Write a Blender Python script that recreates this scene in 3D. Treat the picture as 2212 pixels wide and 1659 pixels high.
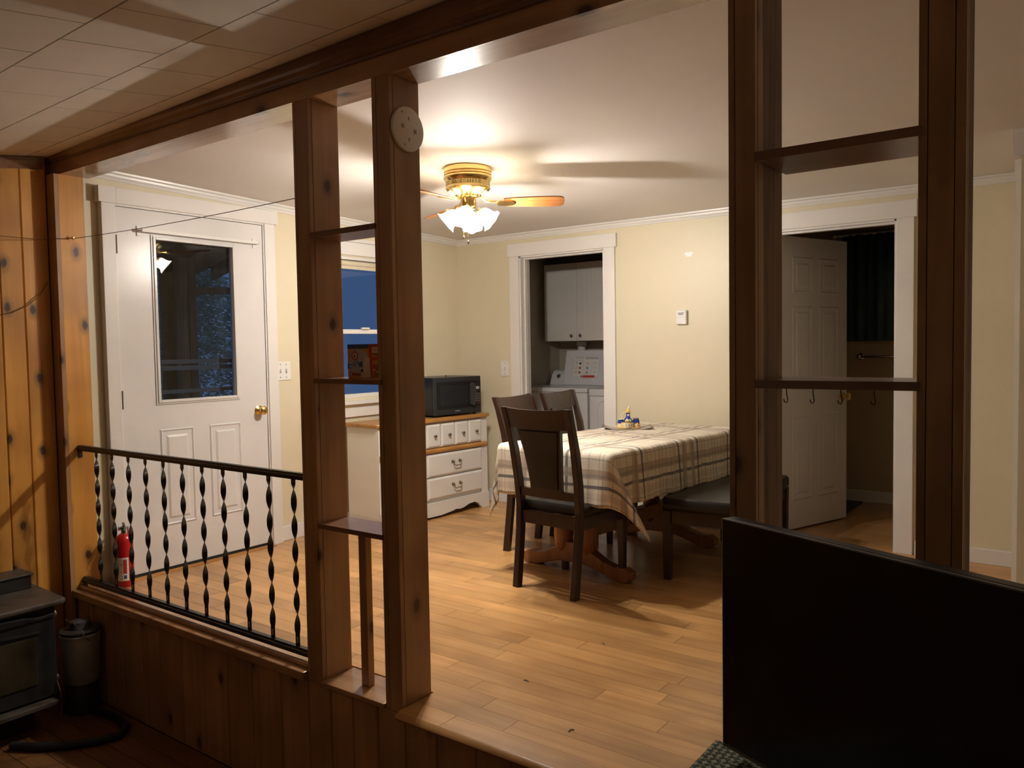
import bpy, bmesh, math, random
from mathutils import Vector, Matrix
random.seed(7)
PI = math.pi
S = bpy.context.scene
COL = S.collection
for o in list(bpy.data.objects): bpy.data.objects.remove(o)

# ------------------------------------------------------------------ camera
def make_camera():
    yaw, pit, rol = math.radians(36.6113), math.radians(-2.6573), math.radians(-0.9538)
    fw = Vector((-math.sin(yaw)*math.cos(pit), math.cos(yaw)*math.cos(pit), math.sin(pit)))
    rt = Vector((math.cos(yaw), math.sin(yaw), 0))
    up = rt.cross(fw)
    R = math.cos(rol)*rt + math.sin(rol)*up
    U = -math.sin(rol)*rt + math.cos(rol)*up
    cd = bpy.data.cameras.new('camera'); c = bpy.data.objects.new('camera', cd); COL.objects.link(c)
    m = Matrix((R, U, -fw)).transposed().to_4x4(); m.translation = Vector((4.2666, -1.9339, 1.2424))
    c.matrix_world = m
    cd.sensor_fit = 'HORIZONTAL'; cd.sensor_width = 36.0; cd.lens = 1720.0/2212.0*36.0
    cd.clip_start = 0.03
    S.camera = c
make_camera()

# ------------------------------------------------------------------ world / exposure
w = bpy.data.worlds.new('dusk'); S.world = w; w.use_nodes = True
nt = w.node_tree; nt.nodes.clear()
wo = nt.nodes.new('ShaderNodeOutputWorld'); bg = nt.nodes.new('ShaderNodeBackground')
bg.inputs[0].default_value = (0.0115, 0.0225, 0.052, 1); bg.inputs[1].default_value = 1.0
nt.links.new(bg.outputs[0], wo.inputs[0])
vs = S.view_settings
vs.view_transform = 'Standard'; vs.look = 'None'; vs.gamma = 1.0; vs.use_curve_mapping = False
vs.exposure = 2.05
LAMP_W = 10.0          # watts of each of the four fan bulbs
LAMP_C = (1.0, 0.945, 0.875)

# ------------------------------------------------------------------ materials
MATS = {}
def newmat(name):
    m = bpy.data.materials.new(name); m.use_nodes = True
    n = m.node_tree; b = n.nodes['Principled BSDF']
    MATS[name] = m
    return m, n, b
def L(n, a, b): n.links.new(a, b)
def N(n, t, **k):
    x = n.nodes.new(t)
    for kk, v in k.items(): setattr(x, kk, v)
    return x
def ramp(n, stops):
    r = N(n, 'ShaderNodeValToRGB'); e = r.color_ramp.elements
    while len(e) < len(stops): e.new(0.5)
    for i, (p, c) in enumerate(stops):
        e[i].position = p; e[i].color = (*c, 1)
    return r
def coords(n, scale=(1, 1, 1), rand=False):
    tc = N(n, 'ShaderNodeTexCoord'); out = tc.outputs['Object']
    if rand:
        oi = N(n, 'ShaderNodeObjectInfo'); mu = N(n, 'ShaderNodeVectorMath', operation='SCALE')
        cmb = N(n, 'ShaderNodeCombineXYZ')
        for i in range(3): L(n, oi.outputs['Random'], cmb.inputs[i])
        mu.inputs['Scale'].default_value = 37.0; L(n, cmb.outputs[0], mu.inputs[0])
        ad = N(n, 'ShaderNodeVectorMath', operation='ADD'); L(n, out, ad.inputs[0]); L(n, mu.outputs[0], ad.inputs[1]); out = ad.outputs[0]
    mp = N(n, 'ShaderNodeMapping'); mp.inputs['Scale'].default_value = scale
    L(n, out, mp.inputs['Vector'])
    return out, mp.outputs[0]
def mixc(n, fac, a, b, mode='MIX'):
    m = N(n, 'ShaderNodeMix', data_type='RGBA', blend_type=mode)
    if hasattr(fac, 'is_linked'): L(n, fac, m.inputs[0])
    else: m.inputs[0].default_value = fac
    for v, i in ((a, 6), (b, 7)):
        if hasattr(v, 'is_linked'): L(n, v, m.inputs[i])
        else: m.inputs[i].default_value = (*v, 1)
    return m.outputs[2]
def wood(name, light, dark, axis='z', fine=26, along=1.3, knots=0.0, rough=0.35, rand=True, vary=0.0, coat=0.0, bump=0.06):
    m, n, b = newmat(name)
    sc = {'x': (along, fine, fine), 'y': (fine, along, fine), 'z': (fine, fine, along)}[axis]
    raw, v = coords(n, sc, rand)
    no = N(n, 'ShaderNodeTexNoise'); no.inputs['Scale'].default_value = 1.0; no.inputs['Detail'].default_value = 5; no.inputs['Distortion'].default_value = 0.6
    L(n, v, no.inputs['Vector'])
    r = ramp(n, [(0.32, dark), (0.68, light)]); L(n, no.outputs['Fac'], r.inputs[0])
    c = r.outputs[0]
    # broad tone drift
    n2 = N(n, 'ShaderNodeTexNoise'); n2.inputs['Scale'].default_value = 2.2; L(n, raw, n2.inputs['Vector'])
    r2 = ramp(n, [(0.35, (0.72, 0.68, 0.64)), (0.65, (1.08, 1.06, 1.04))]); L(n, n2.outputs['Fac'], r2.inputs[0])
    c = mixc(n, 1.0, c, r2.outputs[0], 'MULTIPLY')
    if knots > 0:
        sx_ = N(n, 'ShaderNodeSeparateXYZ'); L(n, raw, sx_.inputs[0])
        io = {'x': (1, 2, 0), 'y': (0, 2, 1), 'z': (0, 1, 2)}[axis]
        a2 = N(n, 'ShaderNodeMath', operation='ADD'); L(n, sx_.outputs[io[0]], a2.inputs[0]); L(n, sx_.outputs[io[1]], a2.inputs[1])
        m1 = N(n, 'ShaderNodeMath', operation='MULTIPLY'); L(n, a2.outputs[0], m1.inputs[0]); m1.inputs[1].default_value = 7.0
        m2 = N(n, 'ShaderNodeMath', operation='MULTIPLY'); L(n, sx_.outputs[io[2]], m2.inputs[0]); m2.inputs[1].default_value = 4.0
        cx_ = N(n, 'ShaderNodeCombineXYZ'); L(n, m1.outputs[0], cx_.inputs[0]); L(n, m2.outputs[0], cx_.inputs[1])
        vo = N(n, 'ShaderNodeTexVoronoi', voronoi_dimensions='2D'); vo.inputs['Scale'].default_value = 1.0; L(n, cx_.outputs[0], vo.inputs['Vector'])
        nd = N(n, 'ShaderNodeTexNoise'); nd.inputs['Scale'].default_value = 30; L(n, raw, nd.inputs['Vector'])
        ad = N(n, 'ShaderNodeMath', operation='MULTIPLY_ADD'); L(n, nd.outputs['Fac'], ad.inputs[0]); ad.inputs[1].default_value = 0.09; L(n, vo.outputs['Distance'], ad.inputs[2])
        sep = N(n, 'ShaderNodeSeparateColor'); L(n, vo.outputs['Color'], sep.inputs[0])
        gt = N(n, 'ShaderNodeMath', operation='LESS_THAN'); L(n, sep.outputs[0], gt.inputs[0]); gt.inputs[1].default_value = knots
        rk = ramp(n, [(0.11, (1, 1, 1)), (0.165, (0.42, 0.42, 0.42)), (0.30, (0, 0, 0))]); L(n, ad.outputs[0], rk.inputs[0])
        ml = N(n, 'ShaderNodeMath', operation='MULTIPLY'); L(n, rk.outputs[0], ml.inputs[0]); L(n, gt.outputs[0], ml.inputs[1])
        c = mixc(n, ml.outputs[0], c, (0.055, 0.022, 0.010))
    if vary > 0:
        oi = N(n, 'ShaderNodeObjectInfo')
        rv = ramp(n, [(0, tuple([1-vary]*3)), (1, tuple([1+vary*0.6]*3))]); L(n, oi.outputs['Random'], rv.inputs[0])
        c = mixc(n, 1.0, c, rv.outputs[0], 'MULTIPLY')
    L(n, c, b.inputs['Base Color'])
    b.inputs['Roughness'].default_value = rough
    if coat: b.inputs['Coat Weight'].default_value = coat; b.inputs['Coat Roughness'].default_value = 0.2
    if bump:
        bp = N(n, 'ShaderNodeBump'); bp.inputs['Strength'].default_value = bump; bp.inputs['Distance'].default_value = 0.004
        L(n, no.outputs['Fac'], bp.inputs['Height']); L(n, bp.outputs[0], b.inputs['Normal'])
    return m
def paint(name, col, rough=0.5, var=0.05, scale=3.0, bump=0.02, bscale=60, metallic=0.0, spec=0.5):
    m, n, b = newmat(name)
    raw, v = coords(n)
    no = N(n, 'ShaderNodeTexNoise'); no.inputs['Scale'].default_value = scale; no.inputs['Detail'].default_value = 4; L(n, raw, no.inputs['Vector'])
    r = ramp(n, [(0.3, tuple(c*(1-var) for c in col)), (0.7, tuple(min(1, c*(1+var)) for c in col))]); L(n, no.outputs['Fac'], r.inputs[0])
    L(n, r.outputs[0], b.inputs['Base Color'])
    b.inputs['Roughness'].default_value = rough; b.inputs['Metallic'].default_value = metallic
    b.inputs['Specular IOR Level'].default_value = spec
    if bump:
        nb = N(n, 'ShaderNodeTexNoise'); nb.inputs['Scale'].default_value = bscale; nb.inputs['Detail'].default_value = 3; L(n, raw, nb.inputs['Vector'])
        bp = N(n, 'ShaderNodeBump'); bp.inputs['Strength'].default_value = bump*4; bp.inputs['Distance'].default_value = 0.002
        L(n, nb.outputs['Fac'], bp.inputs['Height']); L(n, bp.outputs[0], b.inputs['Normal'])
    return m

PL, PD = (0.50, 0.30, 0.160), (0.38, 0.205, 0.095)
wood('pine_z', PL, PD, 'z', 22, 1.2, knots=0.22, rough=0.38, coat=0.15)
wood('pine_x', PL, PD, 'x', 22, 1.2, knots=0.16, rough=0.25, coat=0.6)
wood('pine_y', PL, PD, 'y', 22, 1.2, knots=0.05, rough=0.38)
wood('pine_wall', (0.72, 0.36, 0.075), (0.60, 0.26, 0.045), 'z', 20, 1.2, knots=0.50, rough=0.40, vary=0.12)
wood('stain_x', (0.27, 0.14, 0.085), (0.19, 0.09, 0.055), 'x', 30, 1.5, rough=0.32, coat=0.3)
wood('worn_z', (0.30, 0.20, 0.145), (0.14, 0.075, 0.05), 'z', 30, 2.0, knots=0.03, rough=0.6)
wood('floor_plank', (0.64, 0.37, 0.150), (0.51, 0.27, 0.095), 'x', 30, 1.6, rough=0.30, vary=0.17, bump=0.02)
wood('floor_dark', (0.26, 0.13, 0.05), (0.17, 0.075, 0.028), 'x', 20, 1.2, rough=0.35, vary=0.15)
wood('oak_y', (0.62, 0.33, 0.10), (0.46, 0.21, 0.05), 'y', 40, 2.5, rough=0.35)
wood('oak_table', (0.36, 0.16, 0.055), (0.24, 0.095, 0.03), 'z', 24, 2.0, rough=0.35)
wood('blade_wood', (0.50, 0.22, 0.07), (0.36, 0.13, 0.035), 'x', 40, 2.0, rough=0.35)
wood('espresso', (0.040, 0.016, 0.010), (0.024, 0.009, 0.006), 'z', 40, 2.0, rough=0.36, coat=0.0, bump=0.02)
wood('porch_wood', (0.62, 0.46, 0.34), (0.46, 0.32, 0.22), 'z', 20, 1.5, rough=0.7)
wood('porch_dark', (0.10, 0.065, 0.045), (0.06, 0.035, 0.025), 'z', 20, 1.5, rough=0.7)
paint('cream_wall', (0.72, 0.645, 0.465), 0.45, 0.025, 1.5)
paint('ceiling_paint', (0.80, 0.755, 0.71), 0.7, 0.03, 1.2, 0.015)
paint('tile_paint', (0.70, 0.62, 0.53), 0.75, 0.04, 6.0, 0.02)
paint('tile_gap', (0.12, 0.09, 0.07), 0.9)
paint('trim_white', (0.80, 0.77, 0.73), 0.32, 0.02, 2.0)
paint('door_white', (0.74, 0.72, 0.70), 0.28, 0.02, 5.0, 0.03, 40)
paint('furn_white', (0.80, 0.77, 0.72), 0.35, 0.015, 3.0, 0.01)
paint('appliance_white', (0.72, 0.72, 0.74), 0.25, 0.01, 3.0, 0)
paint('plastic_white', (0.82, 0.80, 0.76), 0.35, 0.01, 3.0, 0)
paint('label_white', (0.80, 0.78, 0.74), 0.5, 0.01, 3.0, 0)
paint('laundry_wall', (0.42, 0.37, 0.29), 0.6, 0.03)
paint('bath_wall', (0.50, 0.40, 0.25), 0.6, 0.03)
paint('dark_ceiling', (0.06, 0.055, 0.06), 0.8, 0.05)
paint('black_iron', (0.012, 0.011, 0.010), 0.38, 0.1, 20, 0.02)
paint('black_plastic', (0.010, 0.010, 0.011), 0.35, 0.05, 8, 0)
paint('screen_black', (0.004, 0.004, 0.005), 0.22, 0.02, 4, 0)
paint('tv_bezel', (0.11, 0.105, 0.10), 0.35, 0.02, 4, 0)
paint('mw_dark', (0.010, 0.0105, 0.012), 0.32, 0.05, 4, 0)
paint('mw_window', (0.018, 0.019, 0.021), 0.22, 0.05, 4, 0)
paint('mw_edge', (0.028, 0.029, 0.032), 0.3, 0.02, 4, 0)
paint('mw_handle', (0.045, 0.046, 0.050), 0.3, 0.03, 4, 0)
paint('stove_black', (0.022, 0.021, 0.020), 0.45, 0.15, 12, 0.03)
paint('stove_top', (0.085, 0.072, 0.058), 0.42, 0.25, 7, 0.03)
paint('stove_glass', (0.055, 0.045, 0.025), 0.18, 0.6, 4, 0)
paint('galvanised', (0.42, 0.41, 0.40), 0.42, 0.2, 14, 0.02, metallic=0.25)
paint('lid_dark', (0.05, 0.05, 0.05), 0.4, 0.1, 10, 0)
paint('brass', (0.78, 0.56, 0.22), 0.22, 0.08, 12, 0, metallic=1.0)
paint('old_brass', (0.42, 0.33, 0.20), 0.32, 0.1, 20, 0, metallic=1.0)
paint('pewter', (0.20, 0.17, 0.14), 0.35, 0.1, 20, 0, metallic=1.0)
paint('chrome', (0.62, 0.60, 0.56), 0.2, 0.02, 4, 0, metallic=1.0)
paint('leather', (0.014, 0.011, 0.009), 0.36, 0.15, 30, 0.06, 90, spec=0.35)
paint('red_paint', (0.50, 0.012, 0.014), 0.25, 0.05, 4, 0)
paint('steel', (0.45, 0.45, 0.45), 0.3, 0.05, 10, 0, metallic=1.0)
paint('print_blue', (0.03, 0.09, 0.26), 0.5, 0.03, 5, 0)
paint('print_orange', (0.62, 0.26, 0.05), 0.5, 0.05, 5, 0)
paint('print_red', (0.52, 0.05, 0.035), 0.5, 0.04, 5, 0)
paint('print_cream', (0.66, 0.58, 0.46), 0.5, 0.03, 5, 0)
paint('print_grey', (0.46, 0.46, 0.47), 0.5, 0.03, 5, 0)
paint('print_dark', (0.03, 0.028, 0.03), 0.5, 0.03, 5, 0)
paint('print_lightblue', (0.25, 0.42, 0.62), 0.5, 0.03, 5, 0)
paint('ceramic_blue', (0.02, 0.05, 0.24), 0.12, 0.1, 40, 0)
paint('ceramic_cream', (0.80, 0.70, 0.50), 0.15, 0.03, 20, 0)
paint('ceramic_yellow', (0.80, 0.52, 0.14), 0.18, 0.05, 20, 0)
paint('ceramic_green', (0.34, 0.40, 0.20), 0.2, 0.05, 20, 0)
paint('tray_grey', (0.30, 0.24, 0.21), 0.3, 0.15, 20, 0)
paint('wire_brown', (0.14, 0.07, 0.03), 0.5, 0.1, 20, 0)
paint('curtain_green', (0.05, 0.10, 0.095), 0.9, 0.15, 8, 0.05)
paint('rug_grey', (0.07, 0.065, 0.05), 0.95, 0.2, 60, 0.1)
paint('rubber', (0.012, 0.012, 0.012), 0.6, 0.05, 8, 0)
paint('screen_rail', (0.86, 0.85, 0.82), 0.5, 0.03, 8, 0)
paint('leaf', (0.36, 0.46, 0.36), 0.7, 0.4, 3, 0)
paint('leaf2', (0.42, 0.54, 0.42), 0.7, 0.4, 3, 0)
paint('bark', (0.05, 0.035, 0.025), 0.9, 0.3, 8, 0.1)
paint('ground_soil', (0.04, 0.045, 0.03), 0.95, 0.3, 1.5, 0.1)
paint('shade_cream', (0.66, 0.58, 0.42), 0.7, 0.02, 5, 0)
paint('jacket', (0.02, 0.025, 0.05), 0.9, 0.2, 20, 0.1)
paint('paper', (0.62, 0.52, 0.44), 0.7, 0.1, 30, 0)

def glass_mat(name, tint=(1, 1, 1), ior=1.5):
    m = bpy.data.materials.new(name); m.use_nodes = True; n = m.node_tree; n.nodes.clear(); MATS[name] = m
    o = N(n, 'ShaderNodeOutputMaterial'); t = N(n, 'ShaderNodeBsdfTransparent'); g = N(n, 'ShaderNodeBsdfGlossy'); lw = N(n, 'ShaderNodeLayerWeight'); lw.inputs[0].default_value = 0.5; pw = N(n, 'ShaderNodeMath', operation='POWER'); pw.inputs[1].default_value = 5.0; L(n, lw.outputs['Facing'], pw.inputs[0]); f = N(n, 'ShaderNodeMath', operation='MULTIPLY_ADD'); L(n, pw.outputs[0], f.inputs[0]); f.inputs[1].default_value = 0.9; f.inputs[2].default_value = 0.045; mx = N(n, 'ShaderNodeMixShader')
    t.inputs[0].default_value = (*tint, 1); g.inputs['Roughness'].default_value = 0.01
    L(n, f.outputs[0], mx.inputs[0]); L(n, t.outputs[0], mx.inputs[1]); L(n, g.outputs[0], mx.inputs[2]); L(n, mx.outputs[0], o.inputs[0])
glass_mat('pane_glass', (0.93, 0.95, 0.95), 1.55)
def shade_glass():
    m = bpy.data.materials.new('frosted_shade'); m.use_nodes = True; n = m.node_tree; n.nodes.clear(); MATS['frosted_shade'] = m
    o = N(n, 'ShaderNodeOutputMaterial'); tr = N(n, 'ShaderNodeBsdfTranslucent'); tp = N(n, 'ShaderNodeBsdfTransparent'); df = N(n, 'ShaderNodeBsdfPrincipled')
    tr.inputs[0].default_value = (0.16, 0.15, 0.12, 1); df.inputs['Base Color'].default_value = (0.9, 0.86, 0.75, 1); df.inputs['Roughness'].default_value = 0.2
    a = N(n, 'ShaderNodeMixShader'); a.inputs[0].default_value = 0.35; L(n, tr.outputs[0], a.inputs[1]); L(n, df.outputs[0], a.inputs[2])
    b = N(n, 'ShaderNodeMixShader'); b.inputs[0].default_value = 0.012; L(n, a.outputs[0], b.inputs[1]); L(n, tp.outputs[0], b.inputs[2])
    L(n, b.outputs[0], o.inputs[0])
shade_glass()
def emit_mat(name, col, st):
    m = bpy.data.materials.new(name); m.use_nodes = True; n = m.node_tree; n.nodes.clear(); MATS[name] = m
    o = N(n, 'ShaderNodeOutputMaterial'); e = N(n, 'ShaderNodeEmission'); e.inputs[0].default_value = (*col, 1); e.inputs[1].default_value = st
    L(n, e.outputs[0], o.inputs[0])
emit_mat('bulb_glow', (1.0, 0.93, 0.82), 4.0)

def mesh_band():                      # pierced brass band of the fan motor
    m, n, b = newmat('pierced_brass')
    raw, v = coords(n, (1, 1, 1))
    vo = N(n, 'ShaderNodeTexVoronoi'); vo.inputs['Scale'].default_value = 110; vo.inputs['Randomness'].default_value = 0.25; L(n, raw, vo.inputs['Vector'])
    r = ramp(n, [(0.30, (0.06, 0.045, 0.02)), (0.42, (0.70, 0.50, 0.20))]); L(n, vo.outputs['Distance'], r.inputs[0])
    L(n, r.outputs[0], b.inputs['Base Color']); b.inputs['Metallic'].default_value = 0.8; b.inputs['Roughness'].default_value = 0.35
mesh_band()

def cloth_mat():                      # woven plaid, laid out in metres along the cloth (UV)
    m, n, b = newmat('plaid_cloth')
    uv = N(n, 'ShaderNodeUVMap'); sp = N(n, 'ShaderNodeSeparateXYZ'); L(n, uv.outputs[0], sp.inputs[0])
    base = (0.74, 0.66, 0.53)
    col = None
    def stripes(sock, other, period, items, col):
        md = N(n, 'ShaderNodeMath', operation='PINGPONG'); md.inputs[1].default_value = period; L(n, sock, md.inputs[0])
        for (c, hw, rgb, amt, dash) in items:
            cp = N(n, 'ShaderNodeMath', operation='COMPARE'); L(n, md.outputs[0], cp.inputs[0]); cp.inputs[1].default_value = c; cp.inputs[2].default_value = hw
            f = cp.outputs[0]
            if dash:
                fr = N(n, 'ShaderNodeMath', operation='PINGPONG'); L(n, other, fr.inputs[0]); fr.inputs[1].default_value = 0.007
                gt = N(n, 'ShaderNodeMath', operation='GREATER_THAN'); L(n, fr.outputs[0], gt.inputs[0]); gt.inputs[1].default_value = 0.0035
                mu = N(n, 'ShaderNodeMath', operation='MULTIPLY'); L(n, f, mu.inputs[0]); L(n, gt.outputs[0], mu.inputs[1]); f = mu.outputs[0]
            am = N(n, 'ShaderNodeMath', operation='MULTIPLY'); L(n, f, am.inputs[0]); am.inputs[1].default_value = amt
            col = mixc(n, am.outputs[0], col, rgb)
        return col
    tan = (0.42, 0.32, 0.23); dk = (0.075, 0.075, 0.085); gr = (0.28, 0.25, 0.23)
    ax = N(n, 'ShaderNodeMath', operation='ABSOLUTE'); L(n, sp.outputs[0], ax.inputs[0])
    ay = N(n, 'ShaderNodeMath', operation='ABSOLUTE'); L(n, sp.outputs[1], ay.inputs[0])
    pat = [(0.012, 0.0025, gr, 0.5, False), (0.075, 0.0022, dk, 0.85, True), (0.150, 0.024, tan, 0.75, False), (0.158, 0.008, gr, 0.55, False), (0.215, 0.0085, dk, 0.82, False), (0.262, 0.018, tan, 0.30, False), (0.300, 0.0024, dk, 0.9, True), (0.345, 0.003, gr, 0.6, False), (0.385, 0.006, gr, 0.45, False)]
    col = mixc(n, 0.0, base, base)
    sx = N(n, 'ShaderNodeMath', operation='ADD'); L(n, ax.outputs[0], sx.inputs[0]); sx.inputs[1].default_value = 0.475
    sy = N(n, 'ShaderNodeMath', operation='ADD'); L(n, ay.outputs[0], sy.inputs[0]); sy.inputs[1].default_value = 0.91
    col = stripes(sx.outputs[0], sp.outputs[1], 0.40, pat, col)
    col = stripes(sy.outputs[0], sp.outputs[0], 0.40, pat, col)
    no = N(n, 'ShaderNodeTexNoise'); no.inputs['Scale'].default_value = 220; L(n, uv.outputs[0], no.inputs['Vector'])
    r = ramp(n, [(0.3, (0.88, 0.88, 0.88)), (0.7, (1.06, 1.06, 1.06))]); L(n, no.outputs['Fac'], r.inputs[0])
    col = mixc(n, 1.0, col, r.outputs[0], 'MULTIPLY')
    L(n, col, b.inputs['Base Color']); b.inputs['Roughness'].default_value = 0.85
    bp = N(n, 'ShaderNodeBump'); bp.inputs['Strength'].default_value = 0.25; bp.inputs['Distance'].default_value = 0.002; L(n, no.outputs['Fac'], bp.inputs['Height']); L(n, bp.outputs[0], b.inputs['Normal'])
cloth_mat()
def woven_mat():                      # green and cream diamond weave under the television
    m, n, b = newmat('diamond_weave')
    raw, v = coords(n, (1, 1, 1)); mp = N(n, 'ShaderNodeMapping'); mp.inputs['Rotation'].default_value = (0, 0, PI/4); L(n, raw, mp.inputs['Vector'])
    ch = N(n, 'ShaderNodeTexChecker'); ch.inputs['Scale'].default_value = 95; ch.inputs[1].default_value = (0.34, 0.33, 0.22, 1); ch.inputs[2].default_value = (0.055, 0.075, 0.055, 1); L(n, mp.outputs[0], ch.inputs[0])
    b2 = N(n, 'ShaderNodeTexBrick'); b2.offset = 0.0; b2.inputs['Scale'].default_value = 26; b2.inputs[1].default_value = (1, 1, 1, 1); b2.inputs[2].default_value = (1, 1, 1, 1); b2.inputs[3].default_value = (0.25, 0.3, 0.25, 1); b2.inputs['Mortar Size'].default_value = 0.06; b2.inputs['Brick Width'].default_value = 0.5; b2.inputs['Row Height'].default_value = 0.5; L(n, mp.outputs[0], b2.inputs[0])
    c = mixc(n, 1.0, ch.outputs[0], b2.outputs[0], 'MULTIPLY')
    L(n, c, b.inputs['Base Color']); b.inputs['Roughness'].default_value = 0.95
woven_mat()

# ------------------------------------------------------------------ mesh building
class MB:
    def __init__(s): s.v = []; s.f = []
    def add(s, vs_, fs):
        k = len(s.v); s.v += [tuple(p) for p in vs_]; s.f += [tuple(i+k for i in f) for f in fs]; return s
    def box(s, x0, x1, y0, y1, z0, z1):
        return s.add([(x0,y0,z0),(x1,y0,z0),(x1,y1,z0),(x0,y1,z0),(x0,y0,z1),(x1,y0,z1),(x1,y1,z1),(x0,y1,z1)],
                     [(3,2,1,0),(4,5,6,7),(0,1,5,4),(1,2,6,5),(2,3,7,6),(3,0,4,7)])
    def prism(s, poly, plane, a, b):
        f = {'xy': lambda p, h: (p[0], p[1], h), 'xz': lambda p, h: (p[0], h, p[1]), 'yz': lambda p, h: (h, p[0], p[1])}[plane]
        n = len(poly)
        return s.add([f(p, a) for p in poly]+[f(p, b) for p in poly], [tuple(range(n)), tuple(range(2*n-1, n-1, -1))]+[(i, (i+1) % n, n+(i+1) % n, n+i) for i in range(n)])
    def strip(s, left, right, plane, a, b):    # solid between two polylines of equal length, extruded
        f = {'xy': lambda p, h: (p[0], p[1], h), 'xz': lambda p, h: (p[0], h, p[1]), 'yz': lambda p, h: (h, p[0], p[1])}[plane]
        n = len(left); V = []
        for l, r in zip(left, right): V += [f(l, a), f(r, a), f(r, b), f(l, b)]
        F = [(0, 1, 2, 3), tuple(4*(n-1)+i for i in (3, 2, 1, 0))]
        for i in range(n-1):
            for j in range(4): F.append((4*i+j, 4*i+(j+1) % 4, 4*i+4+(j+1) % 4, 4*i+4+j))
        return s.add(V, F)
    def tube(s, path, r, n=8, closed=False):
        P_ = [Vector(p) for p in path]; m = len(P_); V = []; F = []
        ref = Vector((0, 0, 1))
        prev = None
        for i in range(m):
            t = (P_[(i+1) % m if closed else min(i+1, m-1)] - P_[(i-1) % m if closed else max(i-1, 0)])
            t.normalize()
            if prev is None:
                a = t.cross(ref)
                if a.length < 1e-3: a = t.cross(Vector((1, 0, 0)))
            else: a = prev - t*prev.dot(t)
            a.normalize(); prev = a; b = t.cross(a)
            rr = r[i] if isinstance(r, (list, tuple)) else r
            V += [P_[i]+a*rr*math.cos(2*PI*k/n)+b*rr*math.sin(2*PI*k/n) for k in range(n)]
        for i in range(m if closed else m-1):
            j = (i+1) % m
            F += [(i*n+k, i*n+(k+1) % n, j*n+(k+1) % n, j*n+k) for k in range(n)]
        if not closed: F += [tuple(range(n-1, -1, -1)), tuple((m-1)*n+k for k in range(n))]
        return s.add(V, F)
    def lathe(s, prof, c=(0, 0, 0), n=20, axis='z', ruffle=None, close=True):
        V = []; F = []; m = len(prof)
        for i, (r, z) in enumerate(prof):
            for k in range(n):
                a = 2*PI*k/n; rr = r*(1+(ruffle(i, a) if ruffle else 0))
                p = (rr*math.cos(a), rr*math.sin(a), z)
                if axis == 'x': p = (p[2], p[0], p[1])
                if axis == 'y': p = (p[0], p[2], p[1])
                V.append((p[0]+c[0], p[1]+c[1], p[2]+c[2]))
        for i in range(m-1): F += [(i*n+k, i*n+(k+1) % n, (i+1)*n+(k+1) % n, (i+1)*n+k) for k in range(n)]
        if close: F += [tuple(range(n-1, -1, -1)), tuple((m-1)*n+k for k in range(n))]
        return s.add(V, F)
    def xf(s, M): s.v = [tuple(M @ Vector(p)) for p in s.v]; return s
    def mesh(s, name, mat, smooth=False, fix=True):
        me = bpy.data.meshes.new(name); me.from_pydata(s.v, [], s.f)
        if fix:
            b = bmesh.new(); b.from_mesh(me); bmesh.ops.recalc_face_normals(b, faces=b.faces); b.to_mesh(me); b.free()
        me.materials.append(MATS[mat])
        if smooth:
            for p in me.polygons: p.use_smooth = True
            me.set_sharp_from_angle(angle=math.radians(42))
        return me
    def build(s, name, mat, parent=None, smooth=False, bevel=0, fix=True, label=None, origin=None):
        if origin is not None: s.v = [(p[0]-origin[0], p[1]-origin[1], p[2]-origin[2]) for p in s.v]
        o = bpy.data.objects.new(name, s.mesh(name, mat, smooth, fix)); COL.objects.link(o)
        if origin is not None: o.location = origin
        if parent is not None: o.parent = parent
        if bevel:
            md = o.modifiers.new('bevel', 'BEVEL'); md.width = bevel; md.segments = 2; md.limit_method = 'ANGLE'
        if label: o['label'] = label
        return o
def B(*a): return MB().box(*a)
def empty(name, loc=(0, 0, 0), rz=0.0):
    o = bpy.data.objects.new(name, None); COL.objects.link(o); o.location = loc; o.rotation_euler = (0, 0, rz); o.empty_display_size = 0.1; return o
def tag(o, label, cat, group=None, kind=None):
    o['label'] = label; o['category'] = cat
    if group: o['group'] = group
    if kind: o['kind'] = kind
    return o
def struct(o, label=None):
    o['kind'] = 'structure'
    if label: o['label'] = label
    return o
def copy_tree(o, parent=None):
    c = o.copy(); COL.objects.link(c)
    if parent is not None: c.parent = parent
    for ch in list(o.children): copy_tree(ch, c)
    return c
def rrect(x0, x1, y0, y1, r, n=4):
    out = []
    for cx, cy, a0 in ((x1-r, y1-r, 0), (x0+r, y1-r, PI/2), (x0+r, y0+r, PI), (x1-r, y0+r, 1.5*PI)):
        out += [(cx+r*math.cos(a0+PI/2*i/n), cy+r*math.sin(a0+PI/2*i/n)) for i in range(n+1)]
    return out
def text(string, size, mat, parent, M, name='lettering', ext=0.0004):
    cu = bpy.data.curves.new(name, 'FONT'); cu.body = string; cu.size = size; cu.extrude = ext; cu.align_x = 'CENTER'; cu.align_y = 'CENTER'
    t = bpy.data.objects.new('tmp_text', cu); COL.objects.link(t)
    dg = bpy.context.evaluated_depsgraph_get(); me = bpy.data.meshes.new_from_object(t.evaluated_get(dg))
    bpy.data.objects.remove(t); bpy.data.curves.remove(cu)
    me.transform(M); me.materials.clear(); me.materials.append(MATS[mat]); me.name = name
    o = bpy.data.objects.new(name, me); COL.objects.link(o); o.parent = parent
    return o
def face_mat(o, right, up):                 # matrix that lays a text's x along right, y along up
    r = Vector(right).normalized(); u = Vector(up).normalized(); nrm = r.cross(u)
    m = Matrix((r, u, nrm)).transposed().to_4x4(); m.translation = Vector(o); return m

# ================================================================== THE SETTING
D = 3.1144; W_ = 0.1455; ZB = 2.163; ZL = -0.53
def HC(y): return 2.2277-0.0335*y
XR = 5.7  # right walls are out of view, set close in for more bounced light
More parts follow.
